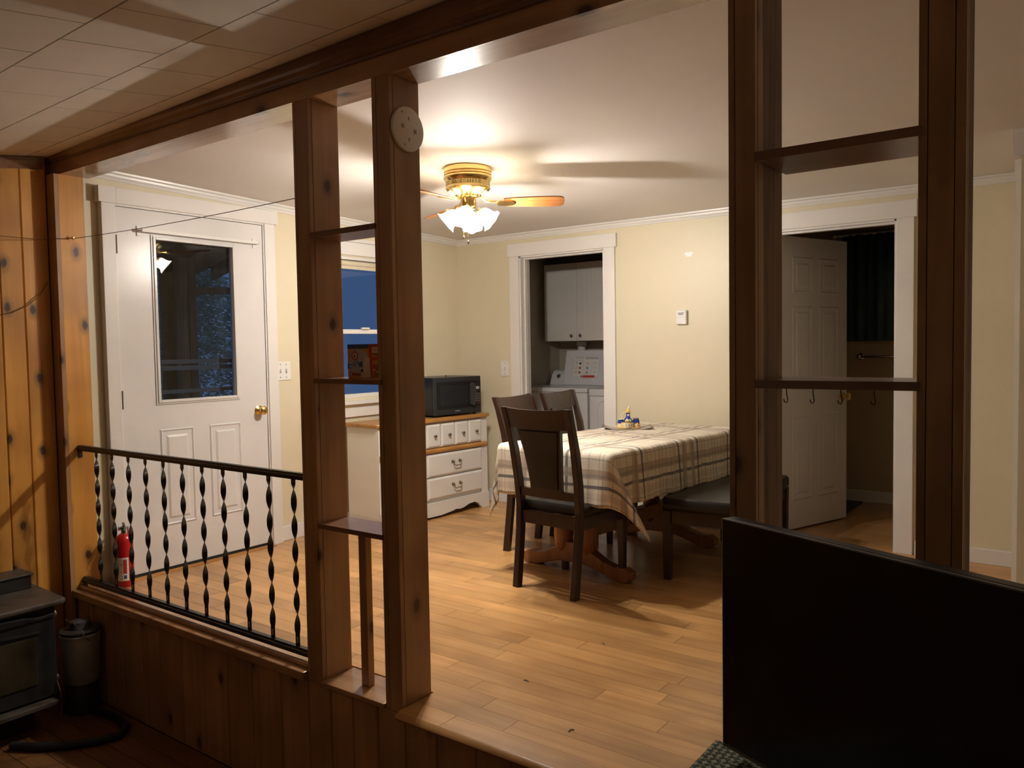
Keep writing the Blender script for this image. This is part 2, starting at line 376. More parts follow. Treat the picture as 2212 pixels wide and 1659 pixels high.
# ---- dining floor: planks along x
floor = struct(empty('floor'), 'warm honey laminate plank floor of the raised dining room')
B(-0.1, XR, 0.02, 4.75, -0.12, -0.0125).build('subfloor', 'floor_dark', floor)
y = -0.03; row = 0
PW = 0.092
while y < D+0.06:
    x = -0.05 - random.random()*0.9; y1 = min(y+PW, 4.7)
    while x < XR-0.4:
        ln = random.choice((0.72, 0.9, 1.15, 1.25)); a = max(x, -0.02); b = min(x+ln, XR-0.4)
        lo = a
        if y < W_ and a < 2.34: lo = 2.34
        if b > lo+0.02 and a < 5.0:
            B(lo+0.0008, b-0.0008, y+0.0006, y1-0.0006, -0.012, 0.0).build('plank', 'floor_plank', floor, origin=(lo, y, 0))
        x += ln
    y += PW
# bare continuation of the floor in the rooms behind
B(2.3, 3.7, D+0.07, 4.7, -0.012, 0.0).build('bathroom_floor', 'floor_plank', floor)
B(0.0, 1.7, D+0.07, 4.7, -0.012, 0.0).build('laundry_floor', 'floor_plank', floor)
# rounded nosing at the step edge
nz = [(-0.03, 0.0), (-0.045, -0.004), (-0.052, -0.013), (-0.045, -0.022), (-0.03, -0.026), (0.0, -0.026), (0.0, -0.0124), (-0.03, -0.0124)]
MB().prism(nz, 'yz', 2.345, XR-0.4).build('nosing', 'floor_plank', floor, smooth=True)

# ---- dining ceiling (slopes a little to the back)
cg = MB(); e = 0.03
cg.add([(-0.1, 0.03, HC(0.03)), (XR, 0.03, HC(0.03)), (XR, D+0.05, HC(D+0.05)), (-0.1, D+0.05, HC(D+0.05)), (-0.1, 0.03, HC(0.03)+e), (XR, 0.03, HC(0.03)+e), (XR, D+0.05, HC(D+0.05)+e), (-0.1, D+0.05, HC(D+0.05)+e)],
       [(0, 1, 2, 3), (7, 6, 5, 4), (0, 4, 5, 1), (1, 5, 6, 2), (2, 6, 7, 3), (3, 7, 4, 0)])
struct(cg.build('ceiling', 'ceiling_paint'), 'pale pinkish grey painted ceiling of the dining room')
# ---- left wall with door opening and window opening
XW = -0.030
wl = struct(empty('wall_left'), 'cream painted wall with the glazed door and the window')
DY0, DY1, DZ = 0.262, 1.195, 2.035
WY0, WY1, WZ0, WZ1 = 1.80, 2.50, 0.90, 1.90
def wallpiece(y0, y1, z0, z1): B(XW-0.12, XW, y0, y1, z0, z1).build('wall_panel', 'cream_wall', wl)
B(XW-0.12, XW, 0.1175, DY0, -0.1, 2.3).build('wall_panel', 'cream_wall', wl); wallpiece(DY0, DY1, DZ, 2.3); wallpiece(DY1, WY0, -0.1, 2.3)
wallpiece(WY0, WY1, -0.1, WZ0); wallpiece(WY0, WY1, WZ1, 2.3); wallpiece(WY1, D+0.1, -0.1, 2.3)
# ---- back wall with two openings
wb = struct(empty('wall_back'), 'cream painted back wall with two doorways')
O1 = (0.608, 1.364, 1.945); O2 = (2.57, 3.301, 1.945)
TH = 0.115
def wbp(x0, x1, z0, z1): B(x0, x1, D, D+TH, z0, z1).build('wall_panel', 'cream_wall', wb)
wbp(-0.13, O1[0], -0.1, 2.25); wbp(O1[0], O1[1], O1[2], 2.25); wbp(O1[1], O2[0], -0.1, 2.25); wbp(O2[0], O2[1], O2[2], 2.25); wbp(O2[1], XR, -0.1, 2.25)
# spackle patch
pt = [(2.017+0.028*math.cos(a)*(1+0.3*math.sin(3*a)), 1.846+0.02*math.sin(a)*(1+0.25*math.cos(2*a))) for a in [2*PI*i/14 for i in range(14)]]
MB().prism(pt, 'xz', D-0.0015, D).build('spackle_patch', 'plastic_white', wb)
# ---- stub wall at the far right, right wall
sw = struct(empty('wall_stub'), 'cream stub wall with white crown at the right edge')
B(3.965, XR, 2.27, D-0.001, 0, 2.17).build('wall_panel', 'cream_wall', sw)
cp = [(2.27, 2.05), (2.262, 2.05), (2.256, 2.07), (2.235, 2.10), (2.215, 2.125), (2.205, 2.135), (2.205, HC(2.2)), (2.27, HC(2.27))]
MB().prism(cp, 'yz', 3.935, XR).build('crown_moulding', 'trim_white', sw)
B(3.938, 3.9645, 2.36, 2.47, 0, 1.955).build('casing', 'trim_white', sw)
B(3.934, 3.9645, 2.355, 2.475, 1.955, 2.05).build('casing_head', 'trim_white', sw)
struct(B(XR, XR+0.1, 0.0, 2.27, -0.1, 2.3).build('wall_right', 'cream_wall'), 'cream right wall of the dining room')

# ---- crown moulding
def crown(n, p0, p1, inward, h0, h1):
    # small stepped crown between two points, inward = unit normal into the room
    prof = [(0, -0.046), (0.008, -0.046), (0.012, -0.036), (0.020, -0.026), (0.022, -0.016), (0.034, -0.010), (0.036, 0.0), (0, 0)]
    V = []
    for p, h in ((p0, h0), (p1, h1)):
        for d, z in prof: V.append((p[0]+inward[0]*d, p[1]+inward[1]*d, h+z))
    k = len(prof)
    F = [tuple(range(k)), tuple(range(2*k-1, k-1, -1))]+[(i, (i+1) % k, k+(i+1) % k, k+i) for i in range(k)]
    struct(MB().add(V, F).build(n, 'trim_white'), 'white crown moulding along the cream wall')
crown('trim_1', (XW-0.001, W_), (XW, D), (1, 0), HC(W_), HC(D))
crown('trim_2', (XW, D), (3.965, D), (0, -1), HC(D), HC(D))
# ---- baseboards
def base(n, m, lab): struct(m.build(n, 'trim_white', bevel=0.003), lab)
base('baseboard_left', B(XW, XW+0.015, 1.275, D, 0, 0.095), 'white baseboard right of the glazed door')
base('baseboard_back', B(XW, 0.515, D-0.015, D, 0, 0.095), 'white baseboard behind the dresser and chairs')
base('baseboard_back', B(1.46, 2.47, D-0.015, D, 0, 0.095), 'white baseboard behind the dining table')
base('baseboard_back', B(3.405, 3.965, D-0.015, D, 0, 0.085), 'white baseboard at the right of the bathroom doorway')

# ---- door 1 (glazed, in the left wall)
d1 = struct(empty('door_1'), 'white entry door with a tall glass pane over two raised panels')
XD = 0.0
GY0, GY1, GZ0, GZ1 = 0.477, 0.977, 0.970, 1.880
xb = XD-0.042
B(xb, XD, DY0+0.003, GY0, 0.022, DZ-0.003).build('stile', 'door_white', d1)
B(xb, XD, GY1, DY1-0.003, 0.022, DZ-0.003).build('stile', 'door_white', d1)
B(xb, XD, GY0, GY1, GZ1, DZ-0.003).build('rail', 'door_white', d1)
B(xb, XD, GY0, GY1, 0.022, GZ0).build('lower_slab', 'door_white', d1)
B(xb-0.004, XD+0.004, DY0+0.004, DY1-0.004, 0.0, 0.021).build('door_sweep', 'rubber', d1)
B(-0.14, 0.05, DY0, DY1, -0.003, 0.006).build('threshold', 'oak_y', d1)
B(XD-0.026, XD-0.021, GY0-0.005, GY1+0.005, GZ0-0.005, GZ1+0.005).build('glass_pane', 'pane_glass', d1)
def frame4(y0, y1, z0, z1, wd, x0, x1, name, parent, mat='door_white'):
    m = MB(); m.box(x0, x1, y0-wd, y0, z0-wd, z1+wd); m.box(x0, x1, y1, y1+wd, z0-wd, z1+wd); m.box(x0, x1, y0, y1, z0-wd, z0); m.box(x0, x1, y0, y1, z1, z1+wd)
    return m.build(name, mat, parent, bevel=0.002)
frame4(GY0+0.006, GY1-0.006, GZ0+0.006, GZ1-0.006, 0.016, XD-0.02, XD+0.012, 'glazing_bead', d1)
frame4(GY0-0.008, GY1+0.008, GZ0-0.008, GZ1+0.008, 0.012, XD-0.001, XD+0.006, 'glazing_frame', d1)
def raised_panel(y0, y1, z0, z1, x, parent, name='raised_panel', mat='door_white', s=1, ax='x', bw=0.006):
    # moulded rectangle: outer bead, sunk slope, raised field (front faces +x)
    V = []; F = []
    rings = [(0, 0.0), (0.008, bw), (0.016, 0.0005), (0.038, -0.000), (0.050, bw)]
    for ins, h in rings:
        V += [(x+h*s, y0+ins, z0+ins), (x+h*s, y1-ins, z0+ins), (x+h*s, y1-ins, z1-ins), (x+h*s, y0+ins, z1-ins)]
    for i in range(len(rings)-1): F += [(4*i+j, 4*i+(j+1) % 4, 4*i+4+(j+1) % 4, 4*i+4+j) for j in range(4)]
    F += [tuple(4*(len(rings)-1)+j for j in range(4)), (3, 2, 1, 0)]
    m = MB().add(V, F)
    return m.build(name, mat, parent)
raised_panel(0.471, 0.681, 0.258, 0.812, XD+0.0003, d1); raised_panel(0.782, 0.996, 0.258, 0.812, XD+0.0003, d1)
def knob(parent, loc, axis, name='door_knob', mat='brass', sc=1.0):
    prof = [(0.030, 0), (0.031, 0.004), (0.024, 0.008), (0.012, 0.012), (0.011, 0.028), (0.020, 0.036), (0.027, 0.046), (0.027, 0.056), (0.018, 0.064), (0.002, 0.066)]
    prof = [(r*sc, z*sc*(1 if axis[0] != '-' else -1)) for r, z in prof]
    return MB().lathe(prof, loc, 18, axis[-1]).build(name, mat, parent, smooth=True)
knob(d1, (XD, 1.13, 0.872), 'x')
for z in (1.83, 0.99, 0.25):
    h = MB(); h.tube([(XD+0.004, DY0+0.001, z-0.05), (XD+0.004, DY0+0.001, z+0.05)], 0.006, 8); h.build('hinge', 'chrome', d1)
# casing
cs = 0.09
B(XW, XD+0.016, DY0-0.008-0.07, DY0-0.008, 0, DZ+0.01).build('casing', 'trim_white', d1, bevel=0.002)
B(XW, XD+0.016, DY1+0.008, DY1+0.008+0.075, 0, DZ+0.01).build('casing', 'trim_white', d1, bevel=0.002)
B(XW, XD+0.022, DY0, DY1+0.105, DZ+0.01, DZ+0.095).build('casing_head', 'trim_white', d1, bevel=0.003); B(XW, XD+0.022, DY0-0.092, DY0, DZ+0.0101, DZ+0.095).build('casing_head', 'trim_white', d1)
for (a, b_) in ((DY0-0.008, DY0), (DY1, DY1+0.008)): B(XW-0.12, XD+0.006, a, b_, 0, DZ+0.01).build('jamb', 'trim_white', d1)
B(XW-0.12, XD+0.006, DY0, DY1, DZ, DZ+0.01).build('jamb', 'trim_white', d1)
# curtain rod bracket track above the pane: a white shade channel
rod = tag(empty('curtain_rod', (0, 0, 0)), 'white flat curtain rod on brackets above the door glass', 'curtain rod')
B(XD+0.042, XD+0.050, 0.385, 1.135, 1.905, 1.922).build('rod', 'plastic_white', rod)
B(XD+0.006, XD+0.050, 1.132, 1.138, 1.905, 1.922).build('return', 'plastic_white', rod)
for yy in (0.385, 1.125):
    B(XD+0.001, XD+0.006, yy-0.006, yy+0.012, 1.885, 1.940).build('bracket', 'plastic_white', rod); B(XD+0.006, XD+0.043, yy, yy+0.005, 1.908, 1.918).build('bracket_arm', 'plastic_white', rod)

# ---- window 1 (left wall, seen between the two left posts)
w1 = struct(empty('window_1'), 'white double hung window above the dresser with dusk behind it')
def wf(y0, y1, z0, z1, x0, x1, name, mat='trim_white', bv=0.002): return B(x0, x1, y0, y1, z0, z1).build(name, mat, w1, bevel=bv)
wf(WY0-0.075, WY0+0.004, WZ0-0.02, WZ1+0.01, XW, XW+0.02, 'casing'); wf(WY1-0.004, WY1+0.06, WZ0-0.02, WZ1+0.01, XW, XW+0.02, 'casing')
wf(WY0-0.095, WY1+0.08, WZ1+0.01, WZ1+0.10, XW, XW+0.024, 'casing_head'); wf(WY0-0.11, WY1+0.09, WZ1+0.10, WZ1+0.122, XW, XW+0.05, 'head_cap')
wf(WY0-0.11, WY1+0.09, WZ0-0.045, WZ0-0.02, XW-0.03, XW+0.055, 'window_sill'); wf(WY0-0.08, WY1+0.06, 0.765, WZ0-0.045, XW, XW+0.02, 'apron')
for a, b_ in ((WY0, WY0+0.02), (WY1-0.02, WY1)): wf(a, b_, WZ0-0.02, WZ1, XW-0.11, XW-0.0, 'jamb')
wf(WY0, WY1, WZ1-0.02, WZ1, XW-0.11, XW, 'jamb')
zm = 1.372
def sash(z0, z1, x0, x1, top):
    m = MB(); s_ = 0.035
    m.box(x0, x1, WY0+0.02, WY0+0.02+s_, z0, z1); m.box(x0, x1, WY1-0.02-s_, WY1-0.02, z0, z1); m.box(x0, x1, WY0+0.02, WY1-0.02, z0, z0+(0.03 if top else 0.045)); m.box(x0, x1, WY0+0.02, WY1-0.02, z1-0.032, z1)
    o = m.build('sash', 'trim_white', w1, bevel=0.002)
    B((x0+x1)/2-0.002, (x0+x1)/2+0.002, WY0+0.04, WY1-0.04, z0+0.02, z1-0.02).build('glass_pane', 'pane_glass', o)
sash(WZ0-0.02, zm+0.016, XW-0.055, XW-0.025, False); sash(zm-0.016, WZ1-0.02, XW-0.095, XW-0.065, True)
B(XW-0.03, XW-0.005, 2.06, 2.13, zm+0.016, zm+0.03).build('sash_lock', 'plastic_white', w1, bevel=0.004)
MB().tube([(XW-0.02, WY0+0.025, WZ1-0.045), (XW-0.02, WY1-0.025, WZ1-0.045)], 0.02, 12).build('roller_shade', 'shade_cream', w1, smooth=True)
B(XW-0.018, XW-0.014, WY0+0.03, WY1-0.03, WZ1-0.085, WZ1-0.045).build('shade_hem', 'shade_cream', w1)

# ---- doorway casings in the back wall
def doorway(n, O, lab, split=True):
    t = struct(empty(n), lab)
    a, b_, h = O
    B(a-0.088, a, D-0.018, D, 0, h).build('casing', 'trim_white', t, bevel=0.002); B(b_, b_+0.092, D-0.018, D, 0, h).build('casing', 'trim_white', t, bevel=0.002)
    B(a-0.103, b_+0.107, D-0.022, D, h, h+0.098).build('casing_head', 'trim_white', t, bevel=0.002)
    for x0, x1 in ((a, a+0.012), (b_-0.012, b_)): B(x0, x1, D-0.004, D+TH, 0, h-0.002).build('jamb', 'trim_white', t)
    B(a, b_, D-0.004, D+TH, h-0.012, h).build('jamb', 'trim_white', t)
    B(a+0.012, a+0.024, D+0.04, D+0.075, 0, h-0.012).build('door_stop', 'trim_white', t); B(a+0.024, b_-0.012, D+0.04, D+0.075, h-0.024, h-0.012).build('door_stop', 'trim_white', t)
    return t
doorway('trim_3', O1, 'white cased doorway into the laundry closet')
doorway('trim_4', O2, 'white cased doorway into the dark bathroom')

# ---- laundry shell, bathroom shell
lau = struct(empty('wall_laundry'), 'greyish walls of the laundry closet')
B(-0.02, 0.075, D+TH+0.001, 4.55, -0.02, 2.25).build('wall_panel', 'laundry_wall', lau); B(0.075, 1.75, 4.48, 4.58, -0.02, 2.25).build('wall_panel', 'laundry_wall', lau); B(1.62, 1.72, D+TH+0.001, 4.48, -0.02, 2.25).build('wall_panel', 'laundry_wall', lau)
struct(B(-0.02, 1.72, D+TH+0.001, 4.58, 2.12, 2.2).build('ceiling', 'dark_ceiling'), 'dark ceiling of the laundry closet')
bat = struct(empty('wall_bathroom'), 'brown shadowed walls of the bathroom')
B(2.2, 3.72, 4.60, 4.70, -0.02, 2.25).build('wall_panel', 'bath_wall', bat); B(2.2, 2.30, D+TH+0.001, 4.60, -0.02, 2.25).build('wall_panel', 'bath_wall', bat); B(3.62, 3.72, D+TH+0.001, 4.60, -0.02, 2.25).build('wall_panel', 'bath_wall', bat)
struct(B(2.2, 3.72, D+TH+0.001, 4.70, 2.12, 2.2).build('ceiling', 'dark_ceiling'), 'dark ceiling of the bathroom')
base('baseboard_bathroom', B(2.3, 3.62, 4.585, 4.60, 0, 0.09), 'white baseboard on the far bathroom wall')

# ---- door 3: open six-panel bathroom door
d3 = struct(empty('door_2', (2.586, D+TH+0.012, 0), math.radians(70.5)), 'white six panel bathroom door standing open')
DW, DH, T3 = 0.70, 1.93, 0.035
B(0, DW, -T3/2, T3/2, 0.012, DH).build('door_slab', 'door_white', d3, bevel=0.002)
def rp_y(x0, x1, z0, z1, yy, s):       # raised panel in the xz plane facing +-y
    V = []; F = []; rings = [(0, 0.0), (0.010, 0.005), (0.020, 0.0005), (0.040, 0.0), (0.052, 0.005)]
    for ins, h in rings: V += [(x0+ins, yy+h*s, z0+ins), (x1-ins, yy+h*s, z0+ins), (x1-ins, yy+h*s, z1-ins), (x0+ins, yy+h*s, z1-ins)]
    for i in range(4): F += [(4*i+j, 4*i+(j+1) % 4, 4*i+4+(j+1) % 4, 4*i+4+j) for j in range(4)]
    F += [(16, 17, 18, 19), (3, 2, 1, 0)]
    MB().add(V, F).build('raised_panel', 'door_white', d3)
for s, yy in ((-1, -T3/2-0.0003), (1, T3/2+0.0003)):
    for x0, x1 in ((0.10, 0.315), (0.385, 0.60)):
        rp_y(x0, x1, 1.56, 1.80, yy, s); rp_y(x0, x1, 0.93, 1.48, yy, s); rp_y(x0, x1, 0.20, 0.76, yy, s)
knob(d3, (0.645, -T3/2, 0.865), '-y'); knob(d3, (0.645, T3/2, 0.865), 'y')

# ---- switches etc. (things fixed to walls)
def switch(name, label, c, ax, n):
    t = tag(empty(name, c), label, 'light switch')
    hw = 0.036*(1 if n == 1 else 1.62); hh = 0.061
    m = B(0, 0.006, -hw, hw, -hh, hh) if ax == 'x' else B(-hw, hw, -0.006, 0, -hh, hh)
    m.build('wall_plate', 'plastic_white', t, bevel=0.002)
    for k in range(n):
        o = (k-(n-1)/2)*0.046
        for zz in (-0.042, 0.042):
            (B(0.006, 0.0068, o-0.003, o+0.003, zz-0.003, zz+0.003) if ax == 'x' else B(o-0.003, o+0.003, -0.0068, -0.006, zz-0.003, zz+0.003)).build('screw', 'pewter', t)
        (B(0.006, 0.0066, o-0.006, o+0.006, -0.013, 0.013) if ax == 'x' else B(o-0.006, o+0.006, -0.0066, -0.006, -0.013, 0.013)).build('toggle_slot', 'print_grey', t)
        (B(0.006, 0.019, o-0.004, o+0.004, -0.009, 0.003) if ax == 'x' else B(o-0.004, o+0.004, -0.019, -0.006, -0.009, 0.003)).build('toggle', 'plastic_white', t)
switch('light_switch', 'white double toggle switch plate beside the glazed door', (XW, 1.345, 1.112), 'x', 2)
switch('light_switch', 'white single toggle switch plate left of the laundry doorway', (0.45, D, 1.073), 'y', 1)
th = tag(empty('wall_thermostat', (1.968, D, 1.425)), 'small white sensor box on the cream wall right of the laundry doorway', 'thermostat')
B(-0.038, 0.038, -0.026, 0, -0.048, 0.048).build('body', 'plastic_white', th, bevel=0.006)
for i in range(2): B(-0.022+0.004*i, 0.022-0.004*i, -0.0268, -0.026, 0.026-i*0.010, 0.030-i*0.010).build('vent_slot', 'print_dark', th)
B(-0.036, 0.036, -0.0266, -0.026, 0.000, 0.0012).build('seam', 'print_grey', th)

# ================================================================== LIVING ROOM SHELL
wv = struct(empty('wall_left_living'), 'knotty pine board wall of the living room')
yb = [-0.028, -0.155, -0.262, -0.39, -0.47, -0.63, -0.74, -0.90, -1.02, -1.18, -1.33, -1.45]
while yb[-1] > -4.3: yb.append(yb[-1]-random.uniform(0.11, 0.17))
for a, b_ in zip(yb[:-1], yb[1:]):
    pr = [(-0.135, b_+0.001), (-0.120, b_+0.001), (-0.1155, b_+0.006), (-0.1155, a-0.006), (-0.120, a-0.001), (-0.135, a-0.001)]
    MB().prism(pr, 'xy', ZL, 2.3).build('board', 'pine_wall', wv, origin=(-0.115, a, 0))
B(-0.36, -0.1352, -4.4, 0.02, ZL, 2.4).build('backing', 'floor_dark', wv)
def liv_ceil(x, y): return 2.258+0.14*y+0.02*x
# crown strip on the pine wall
V = []
for yy in (-4.3, -0.047):
    h = liv_ceil(-0.1, yy)-0.002
    V += [(-0.1155, yy, h-0.055), (-0.107, yy, h-0.055), (-0.079, yy, h-0.02), (-0.072, yy, h), (-0.1155, yy, h)]
struct(MB().add(V, [(0, 1, 2, 3, 4), (9, 8, 7, 6, 5)]+[(i, (i+1) % 5, 5+(i+1) % 5, 5+i) for i in range(5)]).build('trim_5', 'stain_x'), 'dark wood crown strip on the knotty pine wall')
# living room floor
fl = struct(empty('floor_living'), 'dark brown wood floor of the lower living room')
B(-0.36, XR, -4.4, 0.12, ZL-0.1, ZL-0.012).build('subfloor', 'floor_dark', fl)  # runs on under the knee wall to shut out sky light
yy = -0.005
while yy > -1.2:
    x = -0.3-random.random()*0.6
    while x < 3.2:
        ln = random.uniform(0.7, 1.2); a = max(x, -0.3); b_ = min(x+ln, 3.2)
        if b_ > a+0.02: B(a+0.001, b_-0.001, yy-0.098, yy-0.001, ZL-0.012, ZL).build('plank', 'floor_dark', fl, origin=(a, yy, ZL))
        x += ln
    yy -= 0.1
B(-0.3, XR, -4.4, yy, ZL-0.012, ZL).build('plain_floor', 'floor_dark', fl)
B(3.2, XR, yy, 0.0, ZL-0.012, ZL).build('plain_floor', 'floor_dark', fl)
struct(B(-0.36, XR, -4.5, -4.4, ZL, 2.4).build('wall_rear', 'cream_wall'), 'unseen wall behind the viewer, cream to bounce light')  # unseen; pale colour chosen to bounce light onto the partition front
struct(B(XR, XR+0.1, -4.5, 0.0, ZL, 2.4).build('wall_right_living', 'cream_wall'), 'unseen wall at the right of the living room, cream to bounce light')  # out of view; cream only to lift the ambient light
# tiled sloping ceiling
ct = struct(empty('ceiling_living'), 'sloping ceiling of square cream tiles with thin dark joints')
def slab(x0, x1, y0, y1, up0, up1, name, mat, parent):
    V = [(x, y_, liv_ceil(x, y_)+u) for u in (up0, up1) for x, y_ in ((x0, y0), (x1, y0), (x1, y1), (x0, y1))]
    return MB().add(V, [(3, 2, 1, 0), (4, 5, 6, 7), (0, 1, 5, 4), (1, 2, 6, 5), (2, 3, 7, 6), (3, 0, 4, 7)]).build(name, mat, parent)
slab(-0.36, XR, -4.45, 0.03, 0.010, 0.03, 'backing', 'tile_gap', ct)
TS = 0.3265; g = 0.0021
for r in range(13):
    y1 = 0.0 if r == 0 else -0.132-(r-1)*TS
    y0 = -0.132-r*TS
    x = -0.3-TS*1.5+(0.0 if r % 2 else TS/2)+0.095
    while x < XR:
        a, b_ = max(x, -0.3), min(x+TS, XR)
        if b_ > a+0.01:
            if r < 9 and a < 4.3: slab(a+g, b_-g, y0+g*1.3, y1-g*1.3, 0, 0.010, 'ceiling_tile', 'tile_paint', ct)
        x += TS
slab(4.4, XR, -0.132-8*TS, 0.0, 0, 0.0099, 'plain_ceiling', 'tile_paint', ct)
slab(-0.3, XR, -4.4, -0.132-8*TS, 0, 0.0099, 'plain_ceiling', 'tile_paint', ct)

# ================================================================== THE PARTITION
pa = struct(empty('wall_partition'), 'open knotty pine partition of posts, beam and shelves between the rooms')
# knee wall boards below the dining floor
kx = [-0.3, -0.20, -0.06, 0.09, 0.27, 0.42, 0.60, 0.77, 0.95, 1.12, 1.30, 1.47, 1.66, 1.83, 1.96, 2.08, 2.21, 2.345, 2.49, 2.66, 2.80, 2.97, 3.12, 3.30, 3.46, 3.62, 3.80, 3.98, 4.15]
while kx[-1] < XR-0.2: kx.append(kx[-1]+random.uniform(0.12, 0.18))
for a, b_ in zip(kx[:-1], kx[1:]):
    top = -0.028 if a >= 2.34 else -0.022
    pr = [(a+0.001, 0.022), (a+0.001, 0.006), (a+0.006, 0.0), (b_-0.006, 0.0), (b_-0.001, 0.006), (b_-0.001, 0.022)]
    MB().prism(pr, 'xy', ZL, top).build('board', 'pine_z', pa, origin=(a, 0, 0))
B(-0.36, XR, 0.0225, 0.10, ZL-0.05, -0.03).build('backing', 'floor_dark', pa)  # unseen; made deep to stop sky light leaking below the boards
# sill under the railing
sl = B(-0.0298, 1.831, -0.024, W_+0.004, -0.022, 0.014).build('sill', 'pine_x', pa, bevel=0.004)
B(-0.0295, 1.831, 0.014, 0.034, 0.014, 0.032).build('sill_batten', 'pine_x', sl, bevel=0.003)
B(1.9172, 2.2522, -0.012, W_+0.02, -0.022, -0.004).build('sill', 'pine_x', pa, bevel=0.003)
# beam
bm = empty('beam'); bm.parent = pa
B(-0.3, XR, 0.0, 0.019, ZB, 2.30).build('front_board', 'pine_x', bm)
B(-0.3, XR, 0.0195, W_, ZB+0.0, ZB+0.018).build('soffit_board', 'pine_x', bm)
B(-0.3, XR, W_-0.018, W_+0.0, ZB+0.0185, 2.30).build('back_board', 'pine_x', bm)
cpf = [(0.0, 2.228), (-0.010, 2.228), (-0.012, 2.236), (-0.020, 2.240), (-0.028, 2.252), (-0.040, 2.258), (-0.044, 2.264), (-0.046, 2.30), (0, 2.30)]
MB().prism(cpf, 'yz', -0.3, XR).build('crown', 'stain_x', bm)
# end jamb by the pine wall
pj = empty('post'); pj.parent = pa
B(-0.115, -0.0305, -0.0275, -0.008, ZL, ZB).build('front_board', 'pine_z', pj)
B(-0.050, -0.030, -0.0075, 0.117, -0.02, ZB).build('side_board', 'pine_wall', pj, origin=(-0.1, 0.05, 0.6))
B(-0.3, -0.0505, -0.0075, 0.117, ZL, ZB).build('core', 'floor_dark', pj)
# end cover of the cream wall
def post(x0, x1, dep, strips, zb_=-0.02, side='pine_z', worn=None):
    p = empty('post'); p.parent = pa
    xs = [x0]+strips+[x1]
    for a, b_ in zip(xs[:-1], xs[1:]): B(a+0.0008, b_-0.0008, 0.0, 0.019, zb_, ZB).build('front_board', 'pine_z', p, origin=(a, 0, random.uniform(0, 2)), bevel=0.0015)
    if worn is None: B(x1-0.019, x1, 0.0195, dep, zb_, ZB).build('side_board', 'pine_z', p, origin=(x1, 0, random.uniform(0, 2)), bevel=0.0015)
    else:
        B(x1-0.019, x1, 0.0195, worn, zb_, ZB).build('side_board', 'pine_z', p, bevel=0.0015)
        B(x1-0.019, x1-0.003, worn+0.0005, dep, zb_, ZB).build('side_board', 'worn_z', p, label='worn greyish side board', bevel=0.0015)
    B(x0, x0+0.019, 0.0195, dep, zb_, ZB).build('side_board', 'pine_z', p, bevel=0.0015)
    B(x0+0.0195, x1-0.0195, dep-0.02, dep, zb_, ZB).build('back_board', 'pine_z', p)
    return p
post(1.831, 1.9172, W_, [1.846], -0.0215); post(2.2522, 2.336, W_, [2.274], -0.0215)
post(3.5104, 3.5795, 0.21, [3.5275], ZL, worn=0.056); post(3.9369, 4.0301, 0.135, [3.956, 4.008], ZL, worn=0.030)
# shelves of the left bay
for z0, z1, ext in ((1.654, 1.674, 0.008), (1.120, 1.138, 0.020), (0.578, 0.596, 0.008)):
    m = B(1.9172, 2.2522+ext, -0.006, 0.0, z0, z1); m.box(1.9172, 2.2522, 0.0, 0.140, z0, z1); m.build('shelf', 'stain_x', pa)
B(2.070, 2.108, 0.055, 0.085, -0.004, 0.578).build('spindle', 'pine_z', pa, bevel=0.002)
# shelves of the right bay
for z0, z1, zr0 in ((1.684, 1.706, 0), (1.131, 1.151, 0)):
    m = B(3.588, 3.9369, 0.020, 0.205, z0, z1); m.box(3.578, 3.946, -0.004, 0.020, z0, z1); m.build('shelf', 'stain_x', pa)

# ================================================================== THINGS ON THE PARTITION
# railing
rl = tag(empty('stair_railing', (0, 0.046, 0)), 'black iron railing with twisted balusters between pine jamb and left post', 'railing')
def rail(z0, z1, name):
    pr = [(-0.016, z0), (0.016, z0), (0.018, z0+0.006), (0.018, z1-0.010), (0.012, z1-0.008), (0.010, z1), (-0.010, z1), (-0.012, z1-0.008), (-0.018, z1-0.010), (-0.018, z0+0.006)]
    return MB().prism(pr, 'yz', -0.028, 1.830).build(name, 'black_iron', rl)
rail(0.741, 0.767, 'top_rail'); rail(0.046, 0.073, 'bottom_rail')
for z in (0.729, 0.034):
    B(-0.0298, -0.025, -0.010, 0.010, z-0.026, z+0.012).build('bracket', 'black_iron', rl); B(-0.0298, -0.012, -0.010, 0.010, z+0.006, z+0.0105).build('bracket', 'black_iron', rl)
def baluster_mesh():
    m = MB(); z0, z1 = 0.071, 0.743; hw, ht = 0.0115, 0.0016; n = 84; tw = PI*6
    V = []; F = []
    for i in range(n+1):
        f = i/n; z = z0+(z1-z0)*f
        t0, t1 = 0.075, 0.965
        a = 0 if f < t0 else (tw if f > t1 else tw*(f-t0)/(t1-t0))
        a += math.radians(2)
        # narrow a little at ends
        c, s_ = math.cos(a), math.sin(a)
        for dx, dy in ((-hw, -ht), (hw, -ht), (hw, ht), (-hw, ht)): V.append((dx*c-dy*s_, dx*s_+dy*c, z))
    for i in range(n): F += [(4*i+j, 4*i+(j+1) % 4, 4*i+4+(j+1) % 4, 4*i+4+j) for j in range(4)]
    F += [(3, 2, 1, 0), tuple(4*n+j for j in range(4))]
    return m.add(V, F)
bmz = baluster_mesh(); b0 = None
slot = B(-0.003, 0.003, -0.0024, 0.0024, 0.085, 0.109); dot = B(-0.0028, 0.0028, -0.0024, 0.0024, 0.727, 0.7326)
for i in range(11):
    x = 0.141+i*(1.716-0.141)/10
    if b0 is None:
        b0 = bmz.build('baluster', 'black_iron', rl); b0.location = (x, 0, 0)
        s0 = slot.build('slot', 'print_cream', b0); s1 = dot.build('rivet', 'print_cream', b0)
    else:
        c = copy_tree(b0, rl); c.location = (x, 0, 0)
